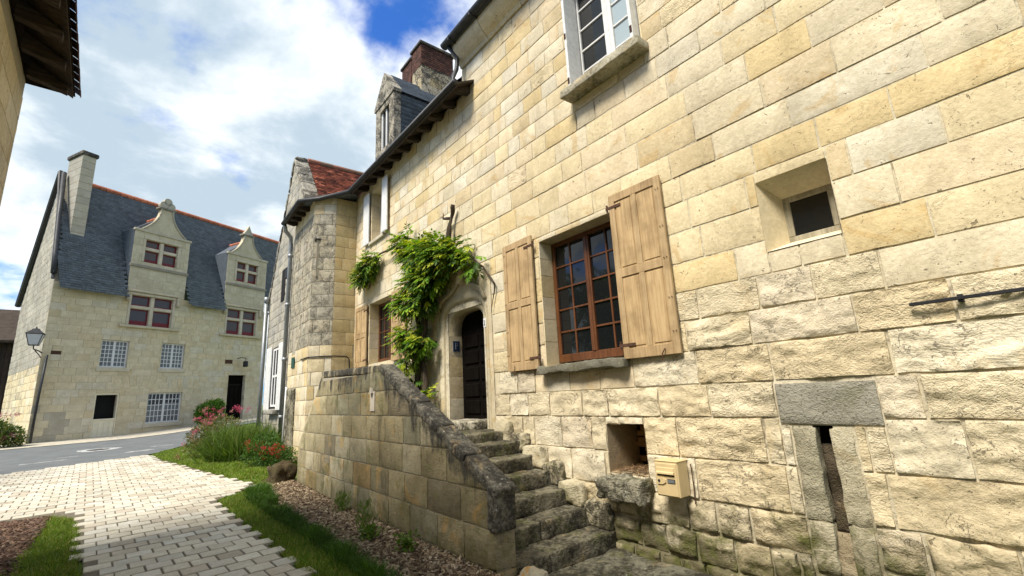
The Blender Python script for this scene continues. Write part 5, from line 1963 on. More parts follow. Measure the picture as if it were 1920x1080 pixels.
for k in range(14):
    a = -0.25-0.62*k
    s = MB()
    q = []
    for da in (-0.05, 0.05):
        q += [V3(a+da, 0.42, 5.99), V3(a+da, 0.42, 5.90), V3(a+da, 0.02, 6.0), V3(a+da, 0.02, 6.24)]
    s.add(q, [(0, 1, 2, 3), (7, 6, 5, 4), (0, 4, 5, 1), (1, 5, 6, 2), (2, 6, 7, 3), (3, 7, 4, 0)])
    s.build('rafter_end', M['eavewood'], lb)
sl = math.atan2(0.8, 1)
S_ = np.array([-ln_[0]*math.cos(sl), -ln_[1]*math.cos(sl), math.sin(sl)])
N_ = np.array([ln_[0]*math.sin(sl), ln_[1]*math.sin(sl), math.cos(sl)])
v, f, t = tiles((*LP(0.05, 0.52), 6.06), (-ld[0], -ld[1], 0), S_, N_, 12, 4.6, 0.19, 0.12, 0.02, lambda r: (0.22*r.uniform(0.6, 1.3),)*3, seed=15, jit=0.01)
link_mesh('roof_tiles', v, f, M['tile'], lb, t, False, 'stuff')
s = MB()
s.add([V3(0.03, 0.48, 6.04), V3(-12, 0.48, 6.04), V3(-12, -3.1, 8.9), V3(0.03, -3.1, 8.9), V3(-12, -6.5, 6.04), V3(0.03, -6.5, 6.04), V3(-0.1, -6.5, 6.0), V3(-0.1, 0.3, 6.0)],
      [(0, 1, 2, 3), (3, 2, 4, 5), (0, 3, 5)])
s.build('roof', M['eavewood'], lb)

# ---------------------------------------------------------------- barn and tree far behind the manor
bn = thing('timber_barn', 'brown timber barn with dark overhanging roof behind the manor', 'barn', (-8.4, 42.5, 0.6))
s = MB()
for k in range(22):
    x = -11.2+0.22*k
    s.box((x, 42.0, 0.5), (x+0.205, 42.06, 6.3), 0.004, (rnd.uniform(0.7, 1.3),)*3+(0,))
s.box((-11.2, 42.07, 0.5), (-6.36, 47, 6.2), 0)
s.build('wall', wood_mat('barn_board', (0.07, 0.04, 0.025), (0.035, 0.02, 0.012)), bn)
s = MB()
s.add([(-11.8, 41.3, 6.2), (-5.9, 41.3, 6.2), (-5.9, 44.5, 8.6), (-11.8, 44.5, 8.6), (-11.8, 47.7, 6.2), (-5.9, 47.7, 6.2), (-11.8, 41.3, 6.35), (-5.9, 41.3, 6.35), (-5.9, 44.5, 8.75), (-11.8, 44.5, 8.75)],
      [(0, 1, 2, 3), (3, 2, 5, 4), (0, 6, 7, 1), (6, 9, 8, 7), (1, 7, 8, 2)])
s.build('roof', M['eavewood'], bn)

# ---------------------------------------------------------------- staircase
st = thing('stone_staircase', 'worn mossy stone steps with a stained side wall rising to the arched doorway', 'staircase', (3.6, 6.5, 0))
XS0, XS1 = 2.68, 2.86
PROF = [(3.76, -0.35), (3.76, 0.72), (6.46, 2.04), (9.18, 2.13), (10.60, 0.80), (10.72, -0.35)]
s = MB()
inner = [(3.77, -0.35), (3.77, 0.64), (6.47, 1.96), (9.17, 2.05), (10.58, 0.79), (10.70, -0.35)]
s.prism(inner, 0, XS0+0.014, XS1, (1, 1, 1, 0.3))
sw = s.build('side_wall', M['mortar_grey'], st)
SL_ = [-0.35, 0.02, 0.36, 0.70, 1.04, 1.38, 1.72, 2.0]


def ylim(z):
    lo = 3.76 if z < 0.70 else 3.76+(z-0.70)/(2.0-0.70)*(6.46-3.76)
    hi = 10.66 if z < 0.8 else 10.60-(z-0.8)/(2.1-0.8)*(10.60-9.18)
    return lo, hi


STP = [((0.42, 0.365, 0.23), 4), ((0.35, 0.305, 0.19), 3), ((0.48, 0.43, 0.30), 2), ((0.25, 0.215, 0.145), 1.6), ((0.36, 0.265, 0.135), 1.4), ((0.31, 0.29, 0.20), 1.5)]
fb = []
r_ = random.Random(61)
for k in range(len(SL_)-1):
    z0, z1 = SL_[k], SL_[k+1]
    (l0, h0), (l1, h1) = ylim(z0), ylim(z1)
    cuts = [0.0]
    L = (h0+h1)/2-(l0+l1)/2
    a = 0
    while a < L-0.35:
        a += r_.uniform(0.38, 0.72)
        cuts.append(min(a, L))
    if L-cuts[-1] > 0.02:
        cuts[-1:] = [L] if L-cuts[-1] < 0.3 else [cuts[-1], L]
    for i in range(len(cuts)-1):
        t0, t1 = cuts[i]/L, cuts[i+1]/L

        def yy_(t, lo, hi, m0, m1):
            base = (m0+m1)/2
            if t <= 0:
                return lo
            if t >= 1:
                return hi
            return (l0+l1)/2+t*L
        j = 0.006
        y00, y10 = yy_(t0, l0, h0, l0, l1)+j, yy_(t1, l0, h0, l0, l1)-j
        y01, y11 = yy_(t0, l1, h1, l0, l1)+j, yy_(t1, l1, h1, l0, l1)-j
        tt = pick(r_, STP, 0.12)
        fb.append(dict(corners=[(XS0, y10, z0+j), (XS0, y00, z0+j), (XS0, y01, z1-j), (XS0, y11, z1-j)], N=NX, amp=0.006, sp=0.07, style=1 if r_.random() < 0.4 else 0,
                       seed=r_.random()*60, depth=0.05, edge=0.005, jit=0.006, tint=tt))
# front end of the side wall
for z0, z1 in ((-0.35, 0.02), (0.02, 0.36), (0.36, 0.70)):
    fb.append(dict(corners=[(XS0+0.004, 3.755, z0+0.006), (XS1+0.05, 3.755, z0+0.006), (XS1+0.05, 3.755, z1-0.006), (XS0+0.004, 3.755, z1-0.006)], N=(0, -1, 0), amp=0.007, sp=0.06, seed=r_.random()*60, depth=0.12, edge=0.006, tint=(0.34, 0.30, 0.22)))
place_blocks(sw, fb, M['tuff_stair'], 120)
# coping stones
segs = [((3.70, 0.71), (6.46, 2.08), 5, 'coping', 0.235), ((6.46, 2.06), (9.18, 2.15), 4, 'tuff_stair', 0.205), ((9.18, 2.13), (10.62, 0.80), 3, 'tuff_stair', 0.205)]
for (a, b, n, cmat, cw) in segs:
    a, b = np.array(a), np.array(b)
    L = np.linalg.norm(b-a)
    d = (b-a)/L
    for k in range(n):
        p = a+(b-a)*(k+0.5)/n
        s = MB()
        rbox(s, ((XS0+XS1)/2+0.02, p[0], p[1]-0.03), ((0, d[0], d[1]), NX, (0, -d[1], d[0])), (L/n-0.008+0.03*(k == n-1), cw, 0.115), 0.05, 0.008, 20+k*1.7+a[0], 0.025, (0.19, 0.178, 0.145, rnd.random()) if cmat == 'coping' else (0.50, 0.45, 0.32, rnd.random()))
        s.build('coping_stone', M[cmat], sw, True)
s = MB()
rbox(s, ((XS0+XS1)/2+0.02, 3.79, 0.56), (UY, NX, UZ), (0.13, 0.25, 0.42), 0.05, 0.010, 33, 0.025, (0.19, 0.178, 0.145, 0.1))
s.build('end_stone', M['coping'], sw, True)
# engraved plaque
s = MB()
s.box((XS0-0.012, 6.62, 1.44), (XS0+0.01, 6.78, 1.72), 0.004, (0.55, 0.5, 0.42, 0.1))
s.tube([(XS0-0.013, 6.70, 1.70), (XS0-0.02, 6.70, 1.78)], [0.05, 0.02], 8, (0.4, 0.38, 0.33, 0))
s.build('wall_plaque', M['tuff_fine'], st)
# steps
STEPS = [(3.88, -0.02), (4.24, 0.17), (4.56, 0.37), (4.86, 0.56), (5.16, 0.74), (5.46, 0.91), (5.84, 1.04)]
for k, (y, z) in enumerate(STEPS):
    nxt = STEPS[k+1][0] if k+1 < len(STEPS) else 10.0
    halves = [(2.87, 4.50)] if k in (2, 4) else [(2.87, 3.45+0.25*math.sin(k*2.1)), (3.45+0.25*math.sin(k*2.1)+0.01, 4.50)]
    for q, (xa, xb) in enumerate(halves):
        s = MB()
        dd = min(nxt+0.12, 9.6)-y
        h = 0.20
        rbox(s, ((xa+xb)/2, y+dd/2, z-h/2), ((1, 0, 0), (0, 1, 0), (0, 0, 1)), (xb-xa, dd, h), 0.04 if k < 6 else 0.12, 0.015, 40+k*3.1+q, 0.022, (0.235, 0.215, 0.155, rnd.random()), 4.5)
        s.build('step', M['step'], st, True)
s = MB()
s.box((2.88, 4.3, -0.3), (4.5, 10.4, 0.0), 0, (0.3, 0.3, 0.3, 0))
s.box((2.88, 6.0, 0.0), (4.5, 10.2, 0.82), 0, (0.3, 0.3, 0.3, 0))
s.build('stair_core', M['mortar_grey'], st)
slab = []
for (xa, xb, ya, yb) in ((2.85, 3.75, 2.9, 4.05), (3.76, 4.48, 2.6, 4.05), (2.95, 3.7, 1.8, 2.88), (3.71, 4.48, 1.5, 2.58)):
    s = MB()
    rbox(s, ((xa+xb)/2, (ya+yb)/2, -0.27), ((1, 0, 0), (0, 1, 0), (0, 0, 1)), (xb-xa, yb-ya, 0.14), 0.07, 0.018, xa*3+ya, 0.03, (0.22, 0.21, 0.155, rnd.random()))
    s.build('foot_slab', M['step'], st, True)
# rough plinth stones where steps meet the wall
for k, (y, z) in enumerate([(4.05, 0.22), (4.45, 0.42), (4.80, 0.62), (5.15, 0.82), (5.5, 0.98), (5.85, 1.12)]):
    s = MB()
    rbox(s, (4.49, y+0.05, z-0.10), (UY, NX, UZ), (0.40, 0.16+0.05*(k % 2), 0.30), 0.035, 0.030, 60+k*2.3, 0.045, (0.50, 0.45, 0.32, rnd.random()), 6.0)
    s.build('plinth_stone', M['tuff_rough'] if k % 2 else M['step'], st, True)

# boulders
b1 = MB()
rbox(b1, (2.46, 11.0, 0.18), ((1, 0.2, 0), (-0.2, 1, 0), (0.1, 0, 1)), (0.44, 0.5, 0.46), 0.035, 0.06, 3.0, 0.09, (0.065, 0.048, 0.025, 0.2), 5.5)
tag(b1.build('boulder', M['boulder'], None, True), 'brown mossy boulder at the foot of the stair wall on the lawn', 'boulder')
for (x, y, z, sx, sy, sz, lab) in ((2.93, 3.58, -0.16, 0.34, 0.34, 0.30, 'orange lichened stone leaning on the bottom step by the wall end'), (3.38, 3.18, -0.20, 0.26, 0.3, 0.18, 'small orange lichened stone lying on the flagstones')):
    b1 = MB()
    rbox(b1, (x, y, z+0.03), ((1, 0.3, 0), (-0.3, 1, 0), (0, 0.1, 1)), (sx, sy, sz), 0.04, 0.04, x*7, 0.11, (0.36, 0.33, 0.25, 0.5), 5.0)
    tag(b1.build('lichened_stone', M['lichen_rock'], None, True), lab, 'stone')

# ---------------------------------------------------------------- mailbox
mx = thing('mailbox', 'beige metal mailbox with slot and lock fixed low on the stone wall', 'mailbox', (4.4, 2.985, 0.49))
s = MB()
s.box((4.305, 2.85, 0.49), (4.49, 3.12, 0.83), 0.008)
mo = s.build('body', M['mailbox'], mx)
s = MB()
s.box((4.296, 2.862, 0.502), (4.306, 3.108, 0.812), 0.004)
dl = s.build('door', M['mailbox'], mx)
s = MB()
s.prism([(4.297, 0.775), (4.291, 0.77), (4.289, 0.735), (4.274, 0.728), (4.272, 0.712), (4.297, 0.705)], 1, 2.885, 3.088)
s.build('flap', M['mailbox'], mx)
s = MB()
s.box((4.294, 2.89, 0.692), (4.297, 3.083, 0.701))
s.build('slot', M['black'], mx)
s = MB()
s.prism([(3.09, 0.61), (3.09, 0.675), (3.03, 0.675), (2.99, 0.655), (2.99, 0.63), (3.03, 0.61)], 0, 4.284, 4.297)
s.build('lock_plate', M['mailbox'], dl)
s = MB()
s.tube([(4.280, 3.065, 0.642), (4.286, 3.065, 0.642)], 0.014, 12)
s.build('lock', M['iron'], dl)
s = MB()
s.box((4.291, 2.885, 0.622), (4.297, 2.975, 0.665), 0.003)
nm = s.build('name_plate', M['iron'], dl)
s = MB()
s.box((4.289, 2.89, 0.628), (4.2915, 2.97, 0.659))
s.build('name_card', M['zinc'], nm)
s = MB()
s.box((4.30, 2.845, 0.828), (4.495, 3.125, 0.838), 0.003)
s.build('lid', M['mailbox'], mx)
s = MB()
s.tube([(4.47, 2.80, 0.42), (4.47, 2.795, 0.60), (4.47, 2.80, 0.80)], 0.006, 6)
s.build('bracket_rod', M['rust'], mx)

# ---------------------------------------------------------------- vegetation helpers
def unit(a):
    return a/np.maximum(np.linalg.norm(a, axis=-1, keepdims=True), 1e-9)


def leaf_mesh(P, Dr, Nn, L, W, tint):
    """pointed folded leaves: base P, direction Dr, normal Nn, length L, width W -> verts, faces, tints"""
    n = len(P)
    Dr = unit(Dr)
    Sd = unit(np.cross(Dr, Nn))
    Nn = np.cross(Sd, Dr)
    L = np.broadcast_to(L, (n,))[:, None]
    W = np.broadcast_to(W, (n,))[:, None]
    base = P
    l = P+Dr*L*0.45+Sd*W*0.5-Nn*W*0.12
    r = P+Dr*L*0.45-Sd*W*0.5-Nn*W*0.12
    mid = P+Dr*L*0.5+Nn*W*0.06
    tip = P+Dr*L-Nn*L*0.10
    V = np.stack([base, l, mid, r, tip], 1).reshape(-1, 3)
    i = (np.arange(n)*5)[:, None]
    F_ = np.vstack([i+np.array(q) for q in ((0, 1, 2), (0, 2, 3), (1, 4, 2), (2, 4, 3))])
    T = np.repeat(np.c_[tint, np.zeros(n)], 5, axis=0)
    return V, F_, T


def rand_unit(n):
    return unit(rng.normal(size=(n, 3)))


def bush_points(clumps, n, shell=0.55):
    """clumps: (cx,cy,cz,rx,ry,rz,weight) -> points, outward direction, depth 0..1"""
    wts = np.array([c[6] if len(c) > 6 else c[3]*c[4]*c[5] for c in clumps], float)
    k = rng.choice(len(clumps), n, p=wts/wts.sum())
    cl = np.array([c[:6] for c in clumps])[k]
    d = rand_unit(n)
    r = (shell+(1-shell)*rng.random(n))**1.0
    r = np.where(rng.random(n) < 0.25, rng.random(n), r)
    wob = 1+0.22*vnoise(d*3.0+k[:, None]*5.1)
    P = cl[:, :3]+d*cl[:, 3:6]*(r*wob)[:, None]
    return P, d, r


def greens(n, pal, v=0.18):
    pal = np.array(pal)
    c = pal[rng.integers(0, len(pal), n)]
    return c*(1+rng.uniform(-v, v, (n, 1)))


# ---- wisteria
vine = thing('wisteria', 'climbing wisteria with bright green leaves trained over the doorway', 'climbing plant', (4.3, 8.4, 1.0))
CL = [(4.30, 11.2, 4.98, 0.13, 0.34, 0.26, 1.0), (4.30, 11.65, 4.82, 0.11, 0.28, 0.17, 0.6), (4.32, 10.95, 5.18, 0.1, 0.2, 0.12, 0.3),
      (4.30, 9.1, 5.02, 0.13, 0.30, 0.22, 0.8), (4.26, 8.55, 4.62, 0.16, 0.34, 0.26, 1.0), (4.20, 7.9, 4.42, 0.20, 0.42, 0.28, 1.7),
      (4.18, 7.35, 4.30, 0.20, 0.36, 0.28, 1.5), (4.24, 6.95, 4.15, 0.16, 0.28, 0.22, 0.9), (4.22, 7.75, 3.92, 0.20, 0.36, 0.26, 1.3),
      (4.24, 8.4, 3.95, 0.18, 0.36, 0.30, 1.3), (4.20, 8.15, 3.48, 0.20, 0.34, 0.22, 0.9), (4.20, 8.75, 3.55, 0.18, 0.30, 0.18, 0.8),
      (4.16, 8.6, 2.84, 0.20, 0.36, 0.17, 1.0), (4.2, 8.15, 2.66, 0.16, 0.26, 0.16, 0.5), (4.16, 8.5, 2.36, 0.16, 0.22, 0.14, 0.35), (4.10, 9.15, 2.15, 0.18, 0.28, 0.18, 0.6), (4.05, 8.0, 1.55, 0.2, 0.28, 0.2, 0.7), (4.1, 8.55, 1.85, 0.18, 0.26, 0.2, 0.5),
      (4.34, 6.45, 3.85, 0.08, 0.14, 0.2, 0.15)]
n = 2100
P, dd, rr = bush_points(CL, n, 0.6)
P[:, 0] = np.minimum(P[:, 0], D-0.04)
ax = unit(dd*np.array([1.0, 0.9, 0.6])+np.array([-0.45, 0, -0.55])+0.35*rng.normal(size=(n, 3)))
nl = 11
Lr = rng.uniform(0.12, 0.28, n)
Vs, Ts_, Ds, Ns, Ps, Ls = [], [], [], [], [], []
up = np.array([-0.45, 0.0, 0.9])
side = unit(np.cross(ax, up))
nrm = np.cross(side, ax)
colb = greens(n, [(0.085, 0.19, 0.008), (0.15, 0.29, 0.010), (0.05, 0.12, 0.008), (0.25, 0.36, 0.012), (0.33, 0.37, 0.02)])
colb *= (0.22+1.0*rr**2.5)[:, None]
for k in range(nl):
    t = (k//2+1)/(nl//2+1) if k < nl-1 else 1.0
    sgn = 1 if k % 2 else -1
    pos = P+ax*(Lr*t)[:, None]+np.array([0, 0, -1])*(0.10*Lr*t*t)[:, None]
    dr = ax*(0.55 if k < nl-1 else 1)+side*(sgn*0.85 if k < nl-1 else 0)+np.array([0, 0, -0.35])+0.12*rng.normal(size=(n, 3))
    Ps.append(pos)
    Ds.append(dr)
    Ns.append(nrm+0.25*rng.normal(size=(n, 3)))
    Ts_.append(colb*(1+rng.uniform(-0.12, 0.12, (n, 1))))
    Ls.append(rng.uniform(0.075, 0.135, n))
Ls = np.concatenate(Ls)
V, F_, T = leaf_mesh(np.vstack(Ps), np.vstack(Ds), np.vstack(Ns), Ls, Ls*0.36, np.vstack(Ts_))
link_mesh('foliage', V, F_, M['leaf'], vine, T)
s = MB()


def wob(pts, a=0.03, m=4):
    pts = np.array(pts, float)
    t = np.linspace(0, len(pts)-1, (len(pts)-1)*m+1)
    q = np.stack([np.interp(t, range(len(pts)), pts[:, k]) for k in range(3)], 1)
    return q+a*np.stack([fbm(q*3+k*9, 3) for k in range(3)], 1)


for pts, r0, r1 in (([(4.20, 8.30, 1.0), (4.26, 8.42, 1.8), (4.30, 8.2, 2.7), (4.32, 8.25, 3.5), (4.34, 7.9, 4.1), (4.36, 7.3, 4.35)], 0.085, 0.035),
                    ([(4.24, 8.15, 1.0), (4.28, 8.1, 1.9), (4.30, 8.4, 2.8), (4.32, 8.6, 3.7), (4.34, 8.9, 4.5), (4.36, 9.7, 5.05), (4.36, 10.6, 5.15), (4.36, 11.4, 4.95)], 0.06, 0.02),
                    ([(4.36, 7.35, 4.3), (4.40, 7.25, 4.75), (4.42, 7.22, 5.0), (4.38, 7.10, 5.22)], 0.05, 0.035),
                    ([(4.40, 7.24, 4.95), (4.36, 7.42, 5.02), (4.40, 7.5, 5.15)], 0.03, 0.012),
                    ([(4.38, 7.2, 4.2), (4.42, 6.6, 4.0), (4.42, 6.25, 3.75), (4.44, 6.0, 3.4), (4.46, 6.1, 2.9)], 0.028, 0.008)):
    q = wob(pts)
    s.tube(q, np.linspace(r0, r1, len(q))*(1+0.25*np.array([math.sin(7*k) for k in range(len(q))])), 8)
s.build('trunk', M['bark'], vine, True)


# ---- shrubs
def shrub(name, label, cat, loc, clumps, n, L, W, pal, upb=0.3, group=None, stem=True, flowers=None, nf=0, fcol=None, fsize=0.03, shell=0.6, flz=0.0):
    t = thing(name, label, cat, loc, None, group)
    P, dd, rr = bush_points(clumps, n, shell)
    P[:, 2] = np.maximum(P[:, 2], gz(P[:, 0], P[:, 1])+0.01)
    dr = dd+np.array([0, 0, upb])+0.5*rng.normal(size=(n, 3))
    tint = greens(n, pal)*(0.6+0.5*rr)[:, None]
    V, F_, T = leaf_mesh(P, dr, rand_unit(n)+np.array([0, 0, 0.7]), rng.uniform(0.7, 1.3, n)*L, rng.uniform(0.7, 1.3, n)*W, tint)
    link_mesh('foliage', V, F_, M['leaf'], t, T)
    if stem:
        s = MB()
        for c in clumps[:6]:
            b = np.array([loc[0], loc[1], float(gz(loc[0], loc[1]))-0.03])
            s.tube(wob([b, (b+np.array(c[:3]))/2+[0.02, 0, 0.05], c[:3]], 0.02), 0.02, 5)
        s.build('stem', M['bark'], t, True)
    if nf:
        fc = flowers if flowers is not None else clumps
        heads = MB()
        Pf, df, rf = bush_points(fc, nf, 0.85)
        m_ = 26
        Q = np.repeat(Pf, m_, 0)+rng.normal(size=(nf*m_, 3))*fsize
        ti = greens(nf, fcol, 0.15)
        V, F_, T = leaf_mesh(Q, rand_unit(nf*m_)+np.array([0, 0, 0.6]), rand_unit(nf*m_), fsize*0.9, fsize*0.6, np.repeat(ti, m_, 0)*(1+rng.uniform(-0.2, 0.2, (nf*m_, 1))))
        link_mesh('blossom', V, F_, M['petal'], t, T)
    return t


G1 = [(0.05, 0.13, 0.015), (0.075, 0.17, 0.02), (0.10, 0.21, 0.02), (0.035, 0.09, 0.012)]
g = lambda x, y: float(gz(x, y))
shrub('round_bush', 'dense rounded green bush clipped against the manor wall beside the dark door', 'bush', (3.25, 31.9, g(3.25, 31.9)),
      [(3.25, 32.0, 1.45, 0.72, 0.55, 0.62), (2.95, 31.9, 1.25, 0.5, 0.45, 0.5), (3.55, 32.0, 1.75, 0.42, 0.4, 0.35), (3.2, 31.9, 0.95, 0.4, 0.4, 0.3)], 5200, 0.10, 0.06, G1)
shrub('flowering_shrub', 'loose green shrub with pink flowers at the manor corner below the lamp', 'shrub', (-4.7, 28.9, g(-4.7, 28.9)),
      [(-4.9, 28.9, 1.1, 0.9, 0.6, 0.6), (-4.2, 28.8, 0.9, 0.6, 0.5, 0.42), (-5.6, 29.0, 1.0, 0.8, 0.6, 0.6), (-3.95, 28.7, 0.65, 0.35, 0.35, 0.2)], 5200, 0.13, 0.06,
      [(0.07, 0.12, 0.03), (0.11, 0.16, 0.03), (0.05, 0.09, 0.02), (0.15, 0.15, 0.05)], flowers=[(-4.35, 28.8, 1.75, 0.4, 0.3, 0.2, 1), (-4.0, 28.6, 0.7, 0.35, 0.2, 0.3, 0.3)], nf=14, fcol=[(0.45, 0.10, 0.18), (0.40, 0.14, 0.2)], fsize=0.05)
# pink valerian
shrub('pink_valerian', 'pink flowering valerian clump at the edge of the flower bed by the road', 'flower', (1.75, 17.3, g(1.75, 17.3)),
      [(1.75, 17.4, 0.75, 0.55, 0.6, 0.40), (2.1, 17.8, 1.0, 0.6, 0.6, 0.36), (1.5, 17.0, 0.5, 0.35, 0.4, 0.25)], 2600, 0.10, 0.035,
      [(0.09, 0.13, 0.035), (0.13, 0.15, 0.05), (0.20, 0.15, 0.08)], flowers=[(1.35, 17.0, 0.95, 0.25, 0.3, 0.18, 1), (1.65, 17.4, 1.2, 0.35, 0.4, 0.18, 1.6), (2.1, 17.9, 1.5, 0.5, 0.4, 0.16, 1.6), (1.15, 16.8, 0.55, 0.15, 0.2, 0.1, 0.3), (2.7, 18.3, 1.55, 0.4, 0.3, 0.15, 0.8), (1.02, 16.4, 0.35, 0.06, 0.1, 0.05, 0.1)], nf=40, fcol=[(0.42, 0.05, 0.13), (0.50, 0.11, 0.19), (0.36, 0.05, 0.15), (0.42, 0.17, 0.17)], fsize=0.036)
# lavender-like tuft: long upright blades
lav = thing('lavender_clump', 'large feathery green lavender clump in the flower bed below the gable', 'plant', (2.45, 16.2, g(2.45, 16.2)))
n = 6500
cen = np.array([(2.2, 16.3), (2.75, 16.0), (2.5, 16.9), (3.0, 15.4), (1.95, 15.9), (3.05, 16.6), (2.35, 15.4)])[rng.integers(0, 7, n)]
B = np.c_[cen+rng.normal(size=(n, 2))*0.16, np.zeros(n)]
B[:, 2] = gz(B[:, 0], B[:, 1])
dr = unit(np.c_[rng.normal(size=(n, 2))*0.42+(B[:, :2]-cen)*1.2, np.ones(n)])
H = rng.uniform(0.45, 1.15, n)
H *= np.clip(1.15-0.6*np.linalg.norm(dr[:, :2], axis=1), 0.5, 1.2)
V, F_, T = [], [], greens(n, [(0.065, 0.125, 0.02), (0.09, 0.165, 0.025), (0.12, 0.20, 0.03), (0.15, 0.19, 0.05)])
sd = unit(np.cross(dr, rng.normal(size=(n, 3))))
wd = rng.uniform(0.006, 0.013, n)[:, None]
bend = np.c_[dr[:, :2]*0.35, np.full(n, -0.10)]
p0, p1, p2 = B, B+dr*(H*0.55)[:, None], B+dr*H[:, None]+bend*H[:, None]*0.5
V = np.stack([p0-sd*wd, p0+sd*wd, p1+sd*wd, p1-sd*wd, p2], 1).reshape(-1, 3)
i = (np.arange(n)*5)[:, None]
F_ = np.vstack([i+np.array((0, 1, 2)), i+np.array((0, 2, 3)), i+np.array((3, 2, 4))])
link_mesh('blades', V, F_, M['grass'], lav, np.repeat(np.c_[T, np.zeros(n)], 5, 0))
tipi = rng.choice(n, 500, replace=False)
V, F_, T = leaf_mesh(p2[tipi], rand_unit(500)+np.array([0, 0, 2.0]), rand_unit(500), 0.06, 0.02, greens(500, [(0.14, 0.20, 0.06), (0.16, 0.15, 0.12)]))
link_mesh('flower_spikes', V, F_, M['leaf'], lav, T, False, 'stuff')
shrub('red_flower_bush', 'low leafy bush with red flowers in front of the lavender', 'flower', (2.85, 13.6, g(2.85, 13.6)),
      [(2.85, 13.6, 0.32, 0.42, 0.5, 0.30), (2.55, 13.9, 0.40, 0.38, 0.4, 0.30), (3.05, 13.3, 0.30, 0.28, 0.35, 0.25), (2.75, 14.3, 0.62, 0.40, 0.4, 0.28)], 4200, 0.06, 0.03,
      [(0.035, 0.085, 0.015), (0.055, 0.12, 0.02), (0.09, 0.18, 0.03)], nf=46, fcol=[(0.45, 0.025, 0.02), (0.50, 0.05, 0.06), (0.36, 0.02, 0.03)], fsize=0.024,
      flowers=[(2.75, 13.35, 0.48, 0.35, 0.2, 0.18, 1), (2.45, 14.0, 0.62, 0.25, 0.3, 0.14, 0.6), (2.95, 13.2, 0.42, 0.25, 0.2, 0.16, 0.8)])
# far tree behind the barn
tr = thing('leafy_tree', 'green leafy tree behind the timber barn', 'tree', (-14.0, 52, 0.9))
P, dd, rr = bush_points([(-14, 52, 5.2, 2.6, 2, 1.8), (-12.4, 52, 4.2, 1.8, 2, 1.4), (-15.8, 52, 4.4, 2, 2, 1.6)], 6000, 0.6)
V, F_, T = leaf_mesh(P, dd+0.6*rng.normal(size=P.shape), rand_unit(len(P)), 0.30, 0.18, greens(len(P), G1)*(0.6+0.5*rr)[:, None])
link_mesh('crown', V, F_, M['leaf'], tr, T)
s = MB()
s.tube(wob([(-14, 52, 0.6), (-14.1, 52, 2.5), (-13.9, 52, 5)], 0.1), np.linspace(0.28, 0.1, 9), 8)
s.build('trunk', M['bark'], tr, True)


t2 = thing('leafy_tree', 'broad leafy tree across the lane, mirrored in the brown window', 'tree', (-10.0, 15.0, 0.15))
P, dd, rr = bush_points([(-10, 15, 5.6, 2.6, 2.6, 2.0), (-9.0, 13.2, 4.8, 2.0, 2.0, 1.7), (-11, 17.0, 5.0, 2.2, 2.2, 1.8), (-9.2, 16.2, 6.6, 1.6, 1.6, 1.2)], 9000, 0.55)
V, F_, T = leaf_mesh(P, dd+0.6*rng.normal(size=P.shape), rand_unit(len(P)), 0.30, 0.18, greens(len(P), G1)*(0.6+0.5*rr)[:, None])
link_mesh('crown', V, F_, M['leaf'], t2, T)
s = MB()
s.tube(wob([(-10, 15, 0.0), (-10.1, 15, 2.4), (-9.8, 15.1, 5.5)], 0.08), np.linspace(0.26, 0.1, 9), 8)
for e in ((-9.0, 13.4, 4.8), (-11, 16.8, 5.0)):
    s.tube(wob([(-10.05, 15, 2.6), e], 0.1), np.linspace(0.13, 0.05, 5), 6)
s.build('trunk', M['bark'], t2, True)


# ---- lawn
def scatter(poly, dens):
    p = np.array(poly)
    a, b = p.min(0), p.max(0)
    n = int((b-a).prod()*dens)
    q = a+rng.random((n, 2))*(b-a)
    return q[in_poly(poly, q[:, 0], q[:, 1])]


def grass(name, label, areas, pal):
    Vs, Fs, Ts = [], [], []
    o = 0
    for poly, dens, h0, h1, wd0 in areas:
        q = scatter(poly, dens)
        # patchy density
        keep = fbm(np.c_[q*1.6, np.zeros(len(q))], 3) > -0.55+0.5*rng.random(len(q))-0.35
        q = q[keep]
        n = len(q)
        B = np.c_[q, gz(q[:, 0], q[:, 1])-0.035]
        pn = fbm(np.c_[q*2.2, np.ones(n)*3], 3)
        H = rng.uniform(h0, h1, n)*(1+0.35*pn)+0.03
        dr = unit(np.c_[rng.normal(size=(n, 2))*0.45, np.ones(n)])
        sd = unit(np.c_[rng.normal(size=(n, 2)), np.zeros(n)])
        wd = wd0*rng.uniform(0.6, 1.3, n)[:, None]
        p1 = B+dr*(H*0.6)[:, None]
        p2 = B+dr*H[:, None]+np.c_[dr[:, :2]*(H*0.5)[:, None], -0.1*H]
        V = np.stack([B-sd*wd, B+sd*wd, p1+sd*wd*0.8, p1-sd*wd*0.8, p2], 1).reshape(-1, 3)
        i = (np.arange(n)*5)[:, None]+o
        Fs.append(np.vstack([i+np.array((0, 1, 2)), i+np.array((0, 2, 3)), i+np.array((3, 2, 4))]))
        t = greens(n, pal)*(1+0.22*pn)[:, None]
        Ts.append(np.repeat(np.c_[t, np.zeros(n)], 5, 0))
        Vs.append(V)
        o += 5*n
    ob = link_mesh(name, np.vstack(Vs), np.vstack(Fs), M['grass'], None, np.vstack(Ts))
    tag(ob, label, 'grass', None, 'stuff')
    return ob


